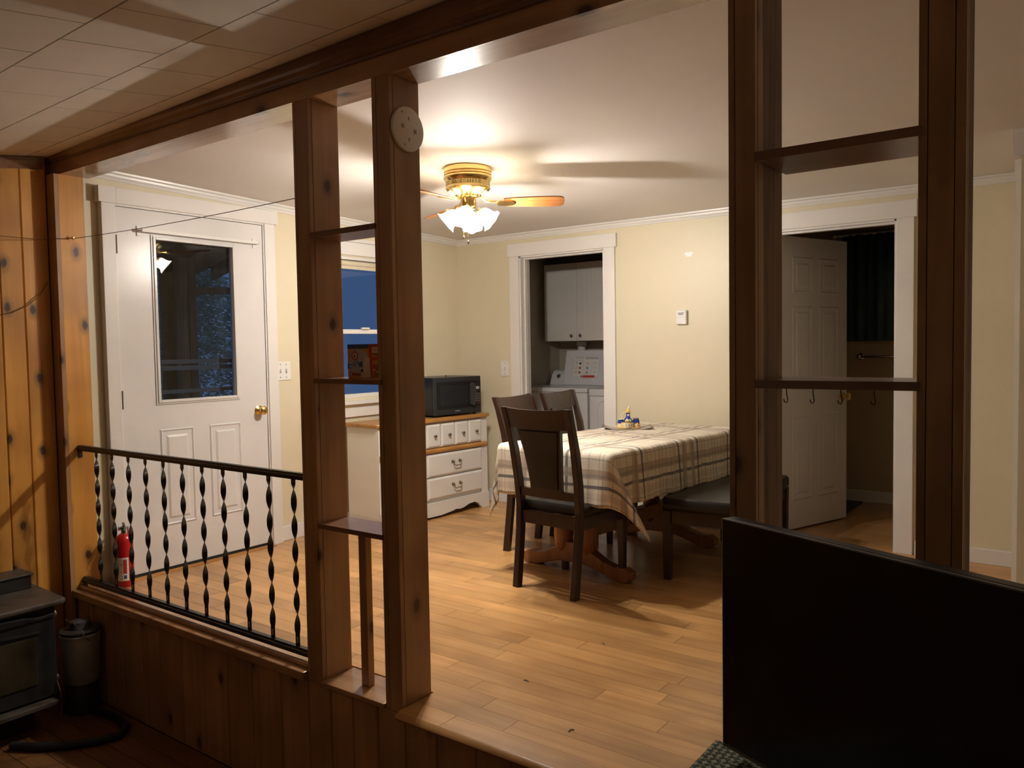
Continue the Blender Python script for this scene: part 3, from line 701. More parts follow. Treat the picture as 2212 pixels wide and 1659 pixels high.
# smoke alarm base plate on post
sa = tag(empty('alarm_base_plate', (2.3365, 0.081, 1.993)), 'round off white smoke alarm mounting plate high on the middle post', 'smoke alarm')
MB().lathe([(0.076, 0), (0.077, 0.004), (0.075, 0.010), (0.070, 0.012), (0.001, 0.012)], (0, 0, 0), 36, 'x').build('plate', 'plastic_white', sa, smooth=True)
for yy, zz in ((-0.030, 0.006), (0.030, -0.004)):
    st = [((0.012 if k % 2 else 0.005)*math.cos(PI*k/5), (0.012 if k % 2 else 0.005)*math.sin(PI*k/5)) for k in range(10)]
    MB().prism([(yy+a, zz+b_) for a, b_ in st], 'yz', 0.0118, 0.0126).build('keyhole', 'pewter', sa)
for yy, zz, hy, hz in ((0.0, 0.035, 0.003, 0.006), (0.0, -0.036, 0.003, 0.006), (-0.032, 0.052, 0.004, 0.003), (-0.022, -0.056, 0.003, 0.003)):
    B(0.0118, 0.0126, yy-hy, yy+hy, zz-hz, zz+hz).build('screw_slot', 'pewter', sa)
B(0.0118, 0.0127, 0.050, 0.058, -0.006, 0.008).build('test_window', 'label_white', sa)
# string between brass pin and post
cord = tag(empty('string_line', (-0.0298, 0.045, 1.842)), 'thin dark cord strung from a brass pin on the pine jamb to the left post', 'cord')
MB().lathe([(0.002, 0), (0.002, 0.012), (0.006, 0.014), (0.009, 0.020), (0.006, 0.026), (0.001, 0.027)], (0, 0, 0), 12, 'x').build('brass_pin', 'brass', cord, smooth=True)
pts = [(0.016+(1.858-0.016)*t, 0, -0.004-0.014*t-0.010*math.sin(PI*t)) for t in [i/14 for i in range(15)]]
MB().tube(pts, 0.0016, 6).build('cord_strand', 'wire_brown', cord)
MB().tube([(0.016, 0, -0.002), (0.010, -0.04, -0.006), (0.004, -0.074, -0.008), (-0.076, -0.10, -0.01), (-0.084, -0.45, -0.01)], 0.0012, 6).build('cord_tail', 'wire_brown', cord)
MB().tube([(-0.110, -0.045, 1.615), (-0.100, -0.085, 1.55), (-0.103, -0.15, 1.49), (-0.100, -0.22, 1.455), (-0.108, -0.34, 1.43)], 0.0022, 6).build('twig', 'wire_brown').__setitem__('label', 'thin curved brown twig hanging on the knotty pine wall')
bpy.data.objects['twig']['category'] = 'twig'
# coat hooks under the right lower shelf
hk = None
for i, x in enumerate((3.645, 3.708, 3.772, 3.845)):
    if hk is None:
        hk = empty('cup_hook', (x, 0.03, 1.131))
        MB().tube([(0, 0, 0), (0, 0, -0.010), (0.001, 0, -0.018), (0.003, 0, -0.030), (0.0, 0, -0.036), (-0.005, 0, -0.034), (-0.007, 0, -0.027)], 0.0013, 6).build('hook', 'black_iron', hk)
        MB().lathe([(0.0035, 0), (0.0035, -0.0015), (0.001, -0.002)], (0, 0, 0), 8).build('collar', 'black_iron', hk)
        h = hk
    else: h = copy_tree(hk); h.location = (x, 0.03, 1.131)
    tag(h, ('first', 'second', 'third', 'fourth')[i]+' small dark cup hook from the left under the lower right shelf', 'hook', 'cup hooks under the shelf')
# baking soda box on the middle shelf
bx = tag(empty('baking_soda_box', (2.097, 0.078, 1.138)), 'orange and blue baking soda box on the middle shelf between the left posts', 'box')
BW, BHh, BDp = 0.166, 0.124, 0.050
B(-BW/2, BW/2, 0, BDp, 0, BHh).build('carton', 'print_orange', bx, bevel=0.001)
def flat(name, poly, mat, t=0.0005, y0=0.0): return MB().prism(poly, 'xz', y0-t, y0).build(name, mat, bx)
flat('print_panel', [(-BW/2, 0.108), (0.030, 0.108), (0.030, BHh), (-BW/2, BHh)], 'print_blue')
flat('print_panel', [(0.042, 0), (0.046, 0), (0.046, BHh), (0.030, BHh), (0.030, 0.06)], 'print_red', 0.0004)
flat('print_panel', [(0.032, 0.096), (BW/2, 0.096), (BW/2, BHh), (0.032, BHh)], 'print_red', 0.0006)
blob = [(-0.066+0.0, 0.030), (-0.060, 0.022), (-0.020, 0.020), (0.0, 0.030), (0.022, 0.055), (0.026, 0.080), (0.010, 0.100), (-0.030, 0.108), (-0.055, 0.106), (-0.066, 0.090)]
flat('print_panel', blob, 'print_grey', 0.0007)
flat('print_panel', [(-BW/2, 0.034), (-0.030, 0.044), (-0.004, 0.040), (-0.004, 0.060), (-0.030, 0.064), (-BW/2, 0.056)], 'print_blue', 0.0010)
flat('print_panel', [(0.001, 0.002), (0.036, 0.002), (0.034, 0.076), (0.003, 0.074)], 'print_cream', 0.0010)
flat('print_panel', [(-0.014, 0.001), (0.002, 0.001), (-0.004, 0.030), (-0.010, 0.030)], 'print_cream', 0.0009)
flat('print_panel', [(-0.013, 0.022), (-0.003, 0.022), (-0.003, 0.032), (-0.013, 0.032)], 'print_dark', 0.0012)
def ring(cx, cz, r0, r1, mat, y0):
    n = 24; V = []; F = []
    for k in range(n):
        a = 2*PI*k/n
        for r in (r0, r1): V += [(cx+r*math.cos(a), y0, cz+r*math.sin(a)), (cx+r*math.cos(a), 0, cz+r*math.sin(a))]
    for k in range(n):
        i, j = 4*k, 4*((k+1) % n); F += [(i, i+2, j+2, j), (i+2, i+3, j+3, j+2), (i+1, j+1, j+3, i+3), (i, j, j+1, i+1)]
    return MB().add(V, F).build('emblem_ring', mat, bx)
for cx, cz, r in ((-0.044, 0.082, 0.0175), (-0.066, 0.014, 0.009)):
    ring(cx, cz, r*0.66, r, 'print_red', -0.0014)
    MB().prism([(cx+r*0.64*math.cos(2*PI*k/18), cz+r*0.64*math.sin(2*PI*k/18)) for k in range(18)], 'xz', -0.0011, 0).build('emblem_field', 'label_white', bx)
    arm = [(-0.4, -0.35), (-0.1, -0.45), (0.3, -0.1), (0.35, 0.1), (0.1, 0.05), (0.0, 0.3), (0.12, 0.42), (-0.18, 0.5), (-0.30, 0.35), (-0.12, 0.28), (-0.15, -0.05), (-0.4, -0.15)]
    MB().prism([(cx+a*r, cz+b_*r) for a, b_ in arm], 'xz', -0.0018, 0).build('emblem_arm', 'print_dark', bx)
def bt(s, size, x, z, mat, rot=0): text(s, size, mat, bx, face_mat((x, -0.0016, z), (math.cos(rot), 0, math.sin(rot)), (-math.sin(rot), 0, math.cos(rot))))
bt('FRIDGE-N-', 0.0140, -0.0435, 0.0565, 'label_white', 0.10); bt('FREEZER', 0.0140, -0.0475, 0.0440, 'label_white', 0.10)
bt('Baking Soda', 0.0085, -0.036, 0.014, 'print_dark'); bt('2', 0.026, 0.072, 0.038, 'print_dark')
flat('print_panel', [(0.050, 0.022), (0.064, 0.022), (0.064, 0.050), (0.050, 0.050)], 'print_red', 0.0010)
flat('print_panel', [(0.052, 0.026), (0.062, 0.026), (0.062, 0.034), (0.052, 0.034)], 'print_cream', 0.0014)
flat('print_panel', [(0.046, 0.064), (0.082, 0.068), (0.084, 0.079), (0.046, 0.075)], 'print_red', 0.0010)
flat('print_panel', [(0.048, 0.092), (0.080, 0.092), (0.080, 0.113), (0.048, 0.113)], 'print_cream', 0.0012)
for k in range(2): flat('print_panel', [(0.056+0.010*k, 0.095), (0.060+0.010*k, 0.095), (0.060+0.010*k, 0.109), (0.056+0.010*k, 0.109)], 'print_orange', 0.0015)
for k in range(3): flat('print_line', [(0.052, 0.006+0.005*k), (0.080, 0.006+0.005*k), (0.080, 0.008+0.005*k), (0.052, 0.008+0.005*k)], 'print_dark', 0.0008)
for k in range(2): flat('print_line', [(0.050, 0.084+0.004*k), (0.082, 0.084+0.004*k), (0.082, 0.0855+0.004*k), (0.050, 0.0855+0.004*k)], 'print_dark', 0.0008)

# ================================================================== CEILING FAN
FX, FY = 1.567, 1.340; FZ = HC(FY)
fan = tag(empty('ceiling_fan', (FX, FY, FZ)), 'brass ceiling fan with wooden blades and four lit tulip glass shades', 'ceiling fan')
MB().lathe([(0.122, 0.004), (0.126, 0.0), (0.126, -0.022), (0.122, -0.024), (0.126, -0.028), (0.126, -0.036), (0.121, -0.039), (0.126, -0.043), (0.128, -0.052), (0.121, -0.066), (0.117, -0.072)], (0, 0, 0), 48).build('ceiling_canopy', 'brass', fan, smooth=True)
MB().lathe([(0.1165, -0.071), (0.1165, -0.097)], (0, 0, 0), 48).build('pierced_band', 'pierced_brass', fan, smooth=True)
MB().lathe([(0.117, -0.096), (0.118, -0.106), (0.112, -0.114), (0.062, -0.144), (0.050, -0.150), (0.030, -0.152)], (0, 0, 0), 48).build('motor_bowl', 'brass', fan, smooth=True)
for k in range(22):
    a = 2*PI*k/22; m = MB()
    m.box(-0.0045, 0.0045, -0.019, 0.019, -0.0012, 0.0012); M = Matrix.Rotation(a-PI/2, 4, 'Z') @ Matrix.Translation((0, 0.088, -0.1300)) @ Matrix.Rotation(math.radians(31), 4, 'X')
    m.xf(M).build('vent_slot', 'label_white', fan)
MB().lathe([(0.036, -0.150), (0.041, -0.154), (0.041, -0.200), (0.038, -0.206), (0.030, -0.212), (0.018, -0.218), (0.020, -0.232), (0.026, -0.238), (0.020, -0.252), (0.006, -0.258)], (0, 0, 0), 28).build('light_collar', 'brass', fan, smooth=True)
cam_ang = math.radians(36.6)
for k, adeg in enumerate((34.7, 154.7, 274.7)):
    a = math.radians(adeg)
    pitch = math.radians(-13)
    # iron
    irn = MB(); irn.tube([(0.062, 0, -0.146), (0.080, 0, -0.162), (0.100, 0, -0.173), (0.165, 0, -0.175)], 0.0065, 8)
    pl = rrect(0.150, 0.245, -0.030, 0.030, 0.024, 5)
    q = MB().prism(pl, 'xy', -0.186, -0.181).xf(Matrix.Translation((0, 0, -0.18)) @ Matrix.Rotation(pitch, 4, 'X') @ Matrix.Translation((0, 0, 0.18)))
    irn.add(q.v, q.f); arm = irn.xf(Matrix.Rotation(a, 4, 'Z')).build('blade_iron', 'brass', fan, smooth=True)
    out = [(0.19, -0.046), (0.19, 0.046), (0.25, 0.056), (0.36, 0.062), (0.45, 0.064), (0.485, 0.060), (0.502, 0.045), (0.506, 0.02), (0.506, -0.02), (0.502, -0.045), (0.485, -0.060), (0.45, -0.064), (0.36, -0.062), (0.25, -0.056)]
    bl = MB().prism(out, 'xy', -0.181, -0.175).xf(Matrix.Translation((0, 0, -0.18)) @ Matrix.Rotation(pitch, 4, 'X') @ Matrix.Translation((0, 0, 0.18)))
    ob = bl.build('fan_blade', 'blade_wood', fan, bevel=0.001); ob.rotation_euler = (0, 0, a)
tilt = math.radians(52)
for k in range(4):
    a = cam_ang + k*PI/2 + math.radians(-8)
    Rz = Matrix.Rotation(a, 4, 'Z')
    MB().tube([(0.016, 0, -0.240), (0.035, 0, -0.246), (0.052, 0, -0.236), (0.058, 0, -0.226)], 0.006, 8).xf(Rz).build('lamp_arm', 'brass', fan, smooth=True)
    # shade axis goes outward and down; local z along the axis
    base_p = Vector((0.054, 0, -0.222)); axd = Vector((math.sin(tilt), 0, -math.cos(tilt)))
    T = Matrix.Translation(base_p) @ Matrix.Rotation(PI-tilt, 4, 'Y')
    MB().lathe([(0.017, -0.006), (0.019, 0.0), (0.019, 0.016), (0.012, 0.020)], (0, 0, 0), 18).xf(Rz @ T).build('socket_cup', 'brass', fan, smooth=True)
    prof = [(0.018, 0.006), (0.027, 0.012), (0.036, 0.024), (0.041, 0.040), (0.042, 0.056), (0.045, 0.070), (0.052, 0.082), (0.060, 0.090)]
    sh = MB().lathe(prof, (0, 0, 0), 42, 'z', ruffle=lambda i, t: (0.09*math.cos(7*t) if i == 7 else 0.04*math.cos(7*t) if i == 6 else 0), close=False).xf(Rz @ T).build('lamp_shade', 'frosted_shade', fan, smooth=True, fix=False)
    MB().lathe([(0.010, 0.014), (0.013, 0.020), (0.020, 0.030), (0.021, 0.036), (0.018, 0.042), (0.010, 0.047), (0.002, 0.049)], (0, 0, 0), 16).xf(Rz @ T).build('light_bulb', 'bulb_glow', fan, smooth=True)
    ld = bpy.data.lights.new('bulb_light', 'POINT'); ld.energy = LAMP_W; ld.color = LAMP_C; ld.shadow_soft_size = 0.018
    lo = bpy.data.objects.new('bulb_light', ld); COL.objects.link(lo); lo.parent = fan
    lo.location = (Rz @ T) @ Vector((0, 0, 0.069))
for dx, dy, ln in ((0.012, -0.02, 0.13), (-0.025, -0.012, 0.10)):
    ch = MB().tube([(dx, dy, -0.245), (dx, dy, -0.245-ln)], 0.0012, 6).build('pull_chain', 'brass', fan)
    MB().lathe([(0.001, 0), (0.005, -0.006), (0.006, -0.016), (0.001, -0.022)], (dx, dy, -0.245-ln), 8).build('chain_fob', 'pewter', ch)

# ================================================================== DINING TABLE
TC = (2.035, 2.214); TR = math.radians(-5); TW2, TL2, TZ = 0.385, 0.74, 0.715
tb = tag(empty('dining_table', (TC[0], TC[1], 0), TR), 'wooden trestle dining table under a plaid cloth', 'table')
B(-TW2+0.013, TW2-0.013, -TL2+0.013, TL2-0.013, TZ-0.038, TZ-0.006).build('tabletop', 'oak_table', tb, bevel=0.004)
B(-TW2+0.09, TW2-0.09, -TL2+0.12, TL2-0.12, TZ-0.105, TZ-0.0385).build('apron', 'oak_table', tb)
for v in (-0.46, 0.46):
    ped = empty('pedestal'); ped.parent = tb; ped.location = (-0.05, v, 0)
    # scrolled foot
    up = [(-0.37, 0.055), (-0.33, 0.075), (-0.27, 0.072), (-0.20, 0.088), (-0.12, 0.130), (-0.07, 0.165), (0.07, 0.165), (0.12, 0.130), (0.20, 0.088), (0.27, 0.072), (0.33, 0.075), (0.37, 0.055)]
    dn = [(-0.37, 0.020), (-0.34, 0.0), (-0.27, 0.0), (-0.20, 0.022), (-0.12, 0.045), (-0.07, 0.052), (0.07, 0.052), (0.12, 0.045), (0.20, 0.022), (0.27, 0.0), (0.34, 0.0), (0.37, 0.020)]
    MB().strip(up, dn, 'xz', -0.032, 0.032).build('foot', 'oak_table', ped, bevel=0.006)
    for sx in (-0.085, 0.085):
        MB().lathe([(0.030, 0.10), (0.046, 0.13), (0.056, 0.20), (0.050, 0.29), (0.036, 0.36), (0.030, 0.40), (0.040, 0.42), (0.030, 0.44), (0.046, 0.50), (0.046, TZ-0.10)], (sx, 0, 0), 16).build('column', 'oak_table', ped, smooth=True)
    arch = [(-0.22, TZ-0.105), (-0.22, TZ-0.145), (-0.14, TZ-0.20), (0.14, TZ-0.20), (0.24, TZ-0.145), (0.24, TZ-0.105)]
    MB().prism(arch, 'xz', -0.03, 0.03).build('top_bearer', 'oak_table', ped)
B(-0.03, 0.03, -0.46, 0.46, 0.19, 0.27).build('stretcher', 'oak_table', tb, bevel=0.004)

def tablecloth():
    hu, hv = TW2+0.262, TL2+0.262; nu, nv = 84, 116
    rc = 0.03
    V = []; UV = []; F = []
    for j in range(nv+1):
        for i in range(nu+1):
            u = -hu+2*hu*i/nu; v = -hv+2*hv*j/nv
            cu = max(-TW2+rc, min(TW2-rc, u)); cv = max(-TL2+rc, min(TL2-rc, v))
            dx, dy = u-cu, v-cv; d = math.hypot(dx, dy)
            if d < 1e-6: x, y_, z = u, v, TZ
            else:
                nx, ny = dx/d, dy/d
                q = rc*PI/2
                if d < q:
                    a = d/rc; ox = rc*math.sin(a); oz = rc*(1-math.cos(a))
                else: ox = rc; oz = rc+(d-q)
                diag = 2*abs(nx*ny)                       # 0 on the sides, 1 at the corner diagonal
                hang = max(0, oz-rc)
                ang = math.atan2(ny, nx)
                # position along the hem for the folds
                s_ = (cv*1.0 if abs(nx) > abs(ny) else cu)
                fold = 0.010*math.sin(s_*26+1.2*math.sin(s_*9))+0.006*math.sin(s_*61+0.7)
                side = 1-min(1, diag*1.6)
                out_ = ox + hang*(0.05+0.12*diag**1.5) + hang*3.2*fold*side
                if diag > 0.05: out_ += hang*0.22*math.cos(ang*8)*diag*0.35
                oz2 = oz
                if hang > 0: oz2 = rc + hang*(0.98-0.03*diag)
                if hang > 0 and diag > 0: oz2 += 0.10*hang*diag**2
                x = cu+nx*out_; y_ = cv+ny*out_; z = TZ-oz2
                # the corner flaps swing sideways as they hang
                if dx > 0 and dy < 0: x += 0.36*hang*diag**1.2; y_ += 0.26*hang*diag**1.2
                elif dx < 0 and dy < 0: x += 0.06*hang*diag**2; y_ += 0.10*hang*diag**2
            z += 0.0012*math.sin(u*31+v*17)+0.001*math.sin(v*43-u*11)
            V.append((x, y_, z+0.001)); UV.append((u, v))
    for j in range(nv):
        for i in range(nu):
            a = j*(nu+1)+i; F.append((a, a+1, a+nu+2, a+nu+1))
    me = bpy.data.meshes.new('tablecloth'); me.from_pydata(V, [], F)
    ul = me.uv_layers.new(name='UVMap')
    for lp in me.loops: ul.data[lp.index].uv = UV[lp.vertex_index]
    for p in me.polygons: p.use_smooth = True
    me.materials.append(MATS['plaid_cloth'])
    o = bpy.data.objects.new('tablecloth', me); COL.objects.link(o); o.location = (TC[0], TC[1], 0); o.rotation_euler = (0, 0, TR)
    md = o.modifiers.new('thickness', 'SOLIDIFY'); md.thickness = 0.0015; md.offset = 1
    return tag(o, 'cream plaid tablecloth with grey stripes draped over the dining table', 'tablecloth')
tablecloth()

# ================================================================== CHAIRS
def chair_parts(root):
    # local: width along x, faces +y, rear legs near y = 0
    def post_path(sx):
        return [(sx*0.186, -0.040, 0.0), (sx*0.186, -0.022, 0.15), (sx*0.188, -0.004, 0.30), (sx*0.190, 0.004, 0.42), (sx*0.193, -0.006, 0.55), (sx*0.197, -0.034, 0.72), (sx*0.201, -0.072, 0.86), (sx*0.203, -0.098, 0.94)]
    for sx in (-1, 1):
        V = []; F = []; pp = post_path(sx)
        for i, (x, y_, z) in enumerate(pp):
            hy = 0.021 if i < len(pp)-2 else 0.016; hx = 0.017
            V += [(x-hx, y_-hy, z), (x+hx, y_-hy, z), (x+hx, y_+hy, z), (x-hx, y_+hy, z)]
        n = len(pp)
        for i in range(n-1): F += [(4*i+j, 4*i+(j+1) % 4, 4*i+4+(j+1) % 4, 4*i+4+j) for j in range(4)]
        F += [(3, 2, 1, 0), tuple(4*n-4+j for j in range(4))]
        MB().add(V, F).build('back_post', 'espresso', root, bevel=0.004)
        V = []; F = []
        for z, h in ((0, 0.0155), (0.36, 0.0205)):
            x, y_ = sx*0.190, 0.372
            V += [(x-h, y_-h, z), (x+h, y_-h, z), (x+h, y_+h, z), (x-h, y_+h, z)]
        F = [(3, 2, 1, 0), (4, 5, 6, 7)]+[(j, (j+1) % 4, 4+(j+1) % 4, 4+j) for j in range(4)]
        MB().add(V, F).build('leg', 'espresso', root, bevel=0.003)
        B(sx*0.190-0.011, sx*0.190+0.011, 0.02, 0.355, 0.335, 0.398).build('side_apron', 'espresso', root)
    B(-0.172, 0.172, 0.358, 0.382, 0.335, 0.398).build('front_apron', 'espresso', root)
    B(-0.172, 0.172, -0.008, 0.014, 0.335, 0.398).build('rear_apron', 'espresso', root)
    # curved rails
    def yb_(z): 
        pts = [(0.42, 0.004), (0.55, -0.006), (0.72, -0.034), (0.86, -0.072), (0.94, -0.098)]
        for (z0, a), (z1, b_) in zip(pts[:-1], pts[1:]):
            if z <= z1: return a+(b_-a)*(z-z0)/(z1-z0)
        return pts[-1][1]
    def crail(z0, z1, hw, th_, bow, name, dip=0.0, mat='espresso', y_off=0.0, w0=None, w1=None, nz=1):
        n = 10; V = []; F = []
        for kz in range(nz+1):
            z_ = z0+(z1-z0)*kz/nz
            hwz = hw if w0 is None else w0(kz/nz)
            for i in range(n+1):
                t = -1+2*i/n; x = hwz*t; yy = yb_(z_)-bow*(1-(t*hwz/0.19)**2)+y_off
                zz = z_-(dip*(1-t*t) if kz == nz else 0)
                V += [(x, yy-th_, zz), (x, yy+th_, zz)]
        r = 2*(n+1)
        for kz in range(nz):
            for i in range(n):
                a = kz*r+2*i
                F += [(a, a+2, a+r+2, a+r), (a+1, a+r+1, a+r+3, a+3)]
            for e_ in (0, 2*n): F.append((kz*r+e_, kz*r+e_+1, (kz+1)*r+e_+1, (kz+1)*r+e_))
        for kz in (0, nz):
            for i in range(n): F.append((kz*r+2*i, kz*r+2*i+1, kz*r+2*i+3, kz*r+2*i+2))
        return MB().add(V, F).build(name, mat, root, smooth=True)
    crail(0.835, 0.938, 0.190, 0.011, 0.016, 'top_rail', 0.008, nz=3)
    crail(0.478, 0.520, 0.182, 0.011, 0.010, 'lower_rail', 0.0)
    wf_ = lambda f: 0.100+0.042*f**1.6
    crail(0.515, 0.840, 0, 0.010, 0.012, 'splat_frame', 0, w0=lambda f: wf_(f), nz=8)
    crail(0.532, 0.822, 0, 0.016, 0.013, 'back_pad', 0, 'leather', w0=lambda f: wf_(f)-0.018, nz=8)
    # seat cushion
    pl = rrect(-0.212, 0.212, 0.018, 0.418, 0.03, 4); V = []; F = []; n = len(pl); cx, cy = 0, 0.215
    for s_, z in ((0.97, 0.398), (1.0, 0.410), (1.0, 0.436), (0.96, 0.450), (0.80, 0.458), (0.4, 0.462)):
        V += [(cx+(x-cx)*s_, cy+(y_-cy)*s_, z) for x, y_ in pl]
    for i in range(5): F += [(i*n+k, i*n+(k+1) % n, (i+1)*n+(k+1) % n, (i+1)*n+k) for k in range(n)]
    F += [tuple(range(n-1, -1, -1)), tuple(5*n+k for k in range(n))]
    MB().add(V, F).build('seat', 'leather', root, smooth=True)
ch1 = empty('dining_chair', (2.028, 1.375, 0), math.radians(-5))
chair_parts(ch1)
G = 'dark dining chairs around the table'
tag(ch1, 'espresso dining chair with black leather, nearest one, its back to the viewer', 'chair', G)
ch2 = copy_tree(ch1); ch2.location = (1.385, 2.09, 0); ch2.rotation_euler = (0, 0, math.radians(-86)); tag(ch2, 'espresso dining chair nearest the dresser, partly behind the front chair', 'chair', G)
ch3 = copy_tree(ch1); ch3.location = (1.41, 2.56, 0); ch3.rotation_euler = (0, 0, math.radians(-86)); tag(ch3, 'espresso dining chair farthest back, in front of the laundry doorway', 'chair', G)

# bench
be = tag(empty('dining_bench', (2.58, 2.385, 0), math.radians(4)), 'black leather dining bench along the right side of the table', 'bench')
bl_, bw_ = 0.51, 0.212
pl = rrect(-bw_, bw_, -bl_, bl_, 0.035, 4); V = []; F = []; n = len(pl)
for s_, z in ((0.97, 0.372), (1.0, 0.385), (1.0, 0.425), (0.96, 0.440), (0.7, 0.448)):
    V += [(x*s_ if abs(s_) == 1 else x*s_, y_*(1-(1-s_)*bw_/bl_), z) for x, y_ in pl]
for i in range(4): F += [(i*n+k, i*n+(k+1) % n, (i+1)*n+(k+1) % n, (i+1)*n+k) for k in range(n)]
F += [tuple(range(n-1, -1, -1)), tuple(4*n+k for k in range(n))]
MB().add(V, F).build('seat_cushion', 'leather', be, smooth=True)
for sx in (-1, 1):
    B(sx*0.184-0.010, sx*0.184+0.010, -0.45, 0.46, 0.30, 0.371).build('side_apron', 'espresso', be)
    for sy in (-1, 1):
        x, y_ = sx*0.184, sy*0.475; V = []
        for z, h in ((0, 0.019), (0.371, 0.024)): V += [(x-h, y_-h, z), (x+h, y_-h, z), (x+h, y_+h, z), (x-h, y_+h, z)]
        MB().add(V, [(3, 2, 1, 0), (4, 5, 6, 7)]+[(j, (j+1) % 4, 4+(j+1) % 4, 4+j) for j in range(4)]).build('leg', 'espresso', be, bevel=0.004)
for sy in (-1, 1): B(-0.16, 0.16, sy*0.475-0.010, sy*0.475+0.010, 0.30, 0.371).build('end_apron', 'espresso', be)

# ================================================================== CRUET SET
ZT = TZ+0.003
tray = tag(empty('serving_tray', (1.875, 2.50, ZT), math.radians(34)), 'flat brownish tray with upturned corners on the tablecloth', 'tray')
V = []; F = []; n = 12
for j in range(n+1):
    for i in range(n+1):
        u, v = -1+2*i/n, -1+2*j/n
        V.append((0.150*u, 0.075*v, 0.002+0.020*(u*u*u*u)*(0.4+0.6*abs(v))))
for j in range(n):
    for i in range(n): a = j*(n+1)+i; F.append((a, a+1, a+n+2, a+n+1))
o = MB().add(V, F).build('tray_plate', 'tray_grey', tray, smooth=True); md = o.modifiers.new('thickness', 'SOLIDIFY'); md.thickness = 0.003; md.offset = 1
cd_ = tag(empty('cruet_caddy', (1.875, 2.50, ZT+0.006), math.radians(34)), 'yellow rimmed ceramic caddy with dark sprigs on the tray', 'caddy')
def cup(cx, cy, r, h):
    MB().lathe([(r*0.94, 0), (r, 0.003), (r, h*0.88)], (cx, cy, 0), 24, close=False).build('cup', 'ceramic_cream', cd_, smooth=True)
    MB().lathe([(r, h*0.88), (r*1.04, h*0.92), (r*1.03, h), (r*0.94, h), (r*0.92, 0.006), (0.002, 0.005)], (cx, cy, 0), 24).build('cup_rim', 'ceramic_yellow', cd_, smooth=True)
cup(0, 0, 0.036, 0.036); cup(0.052, 0.018, 0.026, 0.027); cup(-0.042, 0.028, 0.024, 0.027)
MB().prism(rrect(-0.066, 0.078, -0.030, 0.046, 0.030, 4), 'xy', -0.002, 0.003).build('caddy_base', 'ceramic_yellow', cd_)
MB().tube([(0.012, 0.040, 0.0), (0.012, 0.044, 0.06), (0.012, 0.046, 0.105), (0.012, 0.042, 0.120), (0.012, 0.034, 0.126), (0.012, 0.028, 0.115), (0.012, 0.030, 0.06), (0.012, 0.034, 0.02)], 0.006, 8).build('caddy_handle', 'ceramic_cream', cd_, smooth=True)
for a in (-1.95, -1.5, -1.05, -0.6):
    for dz, da in ((0.012, 0.0), (0.018, 0.07), (0.019, -0.06)):
        x, y_ = 0.0365*math.cos(a+da), 0.0365*math.sin(a+da)
        MB().lathe([(0.0002, -0.0022), (0.0022, 0), (0.0002, 0.0022)], (x, y_, dz+0.004), 6).build('painted_sprig', 'print_dark', cd_)
for a in (-1.2, -0.4):
    MB().lathe([(0.0002, -0.003), (0.0026, 0), (0.0002, 0.003)], (0.052+0.0265*math.cos(a), 0.018+0.0265*math.sin(a), 0.012), 6).build('painted_sprig', 'print_dark', cd_)
rz = math.radians(34)
def wpt(x, y_): return (1.875+x*math.cos(rz)-y_*math.sin(rz), 2.50+x*math.sin(rz)+y_*math.cos(rz))
px, py = wpt(0, 0)
bt_ = tag(empty('oil_cruet', (px, py, ZT+0.0125), rz), 'blue ceramic oil cruet with yellow stopper in the caddy', 'cruet')
MB().lathe([(0.024, 0), (0.029, 0.010), (0.030, 0.028), (0.026, 0.044), (0.016, 0.058), (0.0115, 0.066), (0.0115, 0.084), (0.015, 0.090)], (0, 0, 0), 24).build('bottle', 'ceramic_blue', bt_, smooth=True)
MB().lathe([(0.0165, 0.0895), (0.0165, 0.093), (0.012, 0.096), (0.013, 0.102), (0.007, 0.107), (0.005, 0.111)], (0, 0, 0), 18).build('stopper', 'ceramic_yellow', bt_, smooth=True)
MB().tube([(0.002, 0.0, 0.108), (0.007, 0, 0.120), (0.010, 0, 0.128)], [0.006, 0.007, 0.006], 10).build('spout', 'ceramic_cream', bt_, smooth=True)
MB().tube([(-0.013, 0, 0.086), (-0.026, 0, 0.090), (-0.035, 0, 0.078), (-0.034, 0, 0.062), (-0.024, 0, 0.044)], 0.004, 8).build('handle', 'ceramic_cream', bt_, smooth=True)
B(-0.0065, 0.0065, -0.0125, -0.0110, 0.069, 0.080).build('neck_patch', 'ceramic_cream', bt_)
for dx, mat, r in ((-0.014, 'ceramic_yellow', 0.011), (0.003, 'ceramic_green', 0.010), (0.015, 'ceramic_cream', 0.009), (-0.004, 'ceramic_yellow', 0.009)):
    a = -PI/2+dx/0.03; MB().lathe([(0.0005, -0.0110), (r*0.8, -0.006), (r, 0), (r*0.8, 0.006), (0.0005, 0.0110)], (0.0225*math.cos(a), 0.0225*math.sin(a), 0.038), 10).build('painted_fruit', mat, bt_, smooth=True)
for nm, lx, ly, lab, sc in (('salt_jar', 0.052, 0.018, 'small dark blue lidded jar at the right of the cruet', 1.0), ('pepper_jar', -0.042, 0.028, 'small blue and white jar half hidden at the left of the cruet', 0.92)):
    px, py = wpt(lx, ly); j = tag(empty(nm, (px, py, ZT+0.0125), rz), lab, 'jar')
    MB().lathe([(0.019*sc, 0), (0.021*sc, 0.006), (0.022*sc, 0.034*sc), (0.018*sc, 0.044*sc), (0.017*sc, 0.048*sc)], (0, 0, 0), 20).build('jar_body', 'ceramic_blue', j, smooth=True)
    MB().lathe([(0.0185*sc, 0.0478*sc), (0.0185*sc, 0.053*sc), (0.002, 0.055*sc)], (0, 0, 0), 20).build('lid', 'tray_grey' if nm == 'salt_jar' else 'ceramic_cream', j, smooth=True)
    MB().lathe([(0.0005, -0.009), (0.008, 0), (0.0005, 0.009)], (0.004, -0.0165*sc, 0.022), 10).build('painted_fruit', 'ceramic_yellow', j, smooth=True)

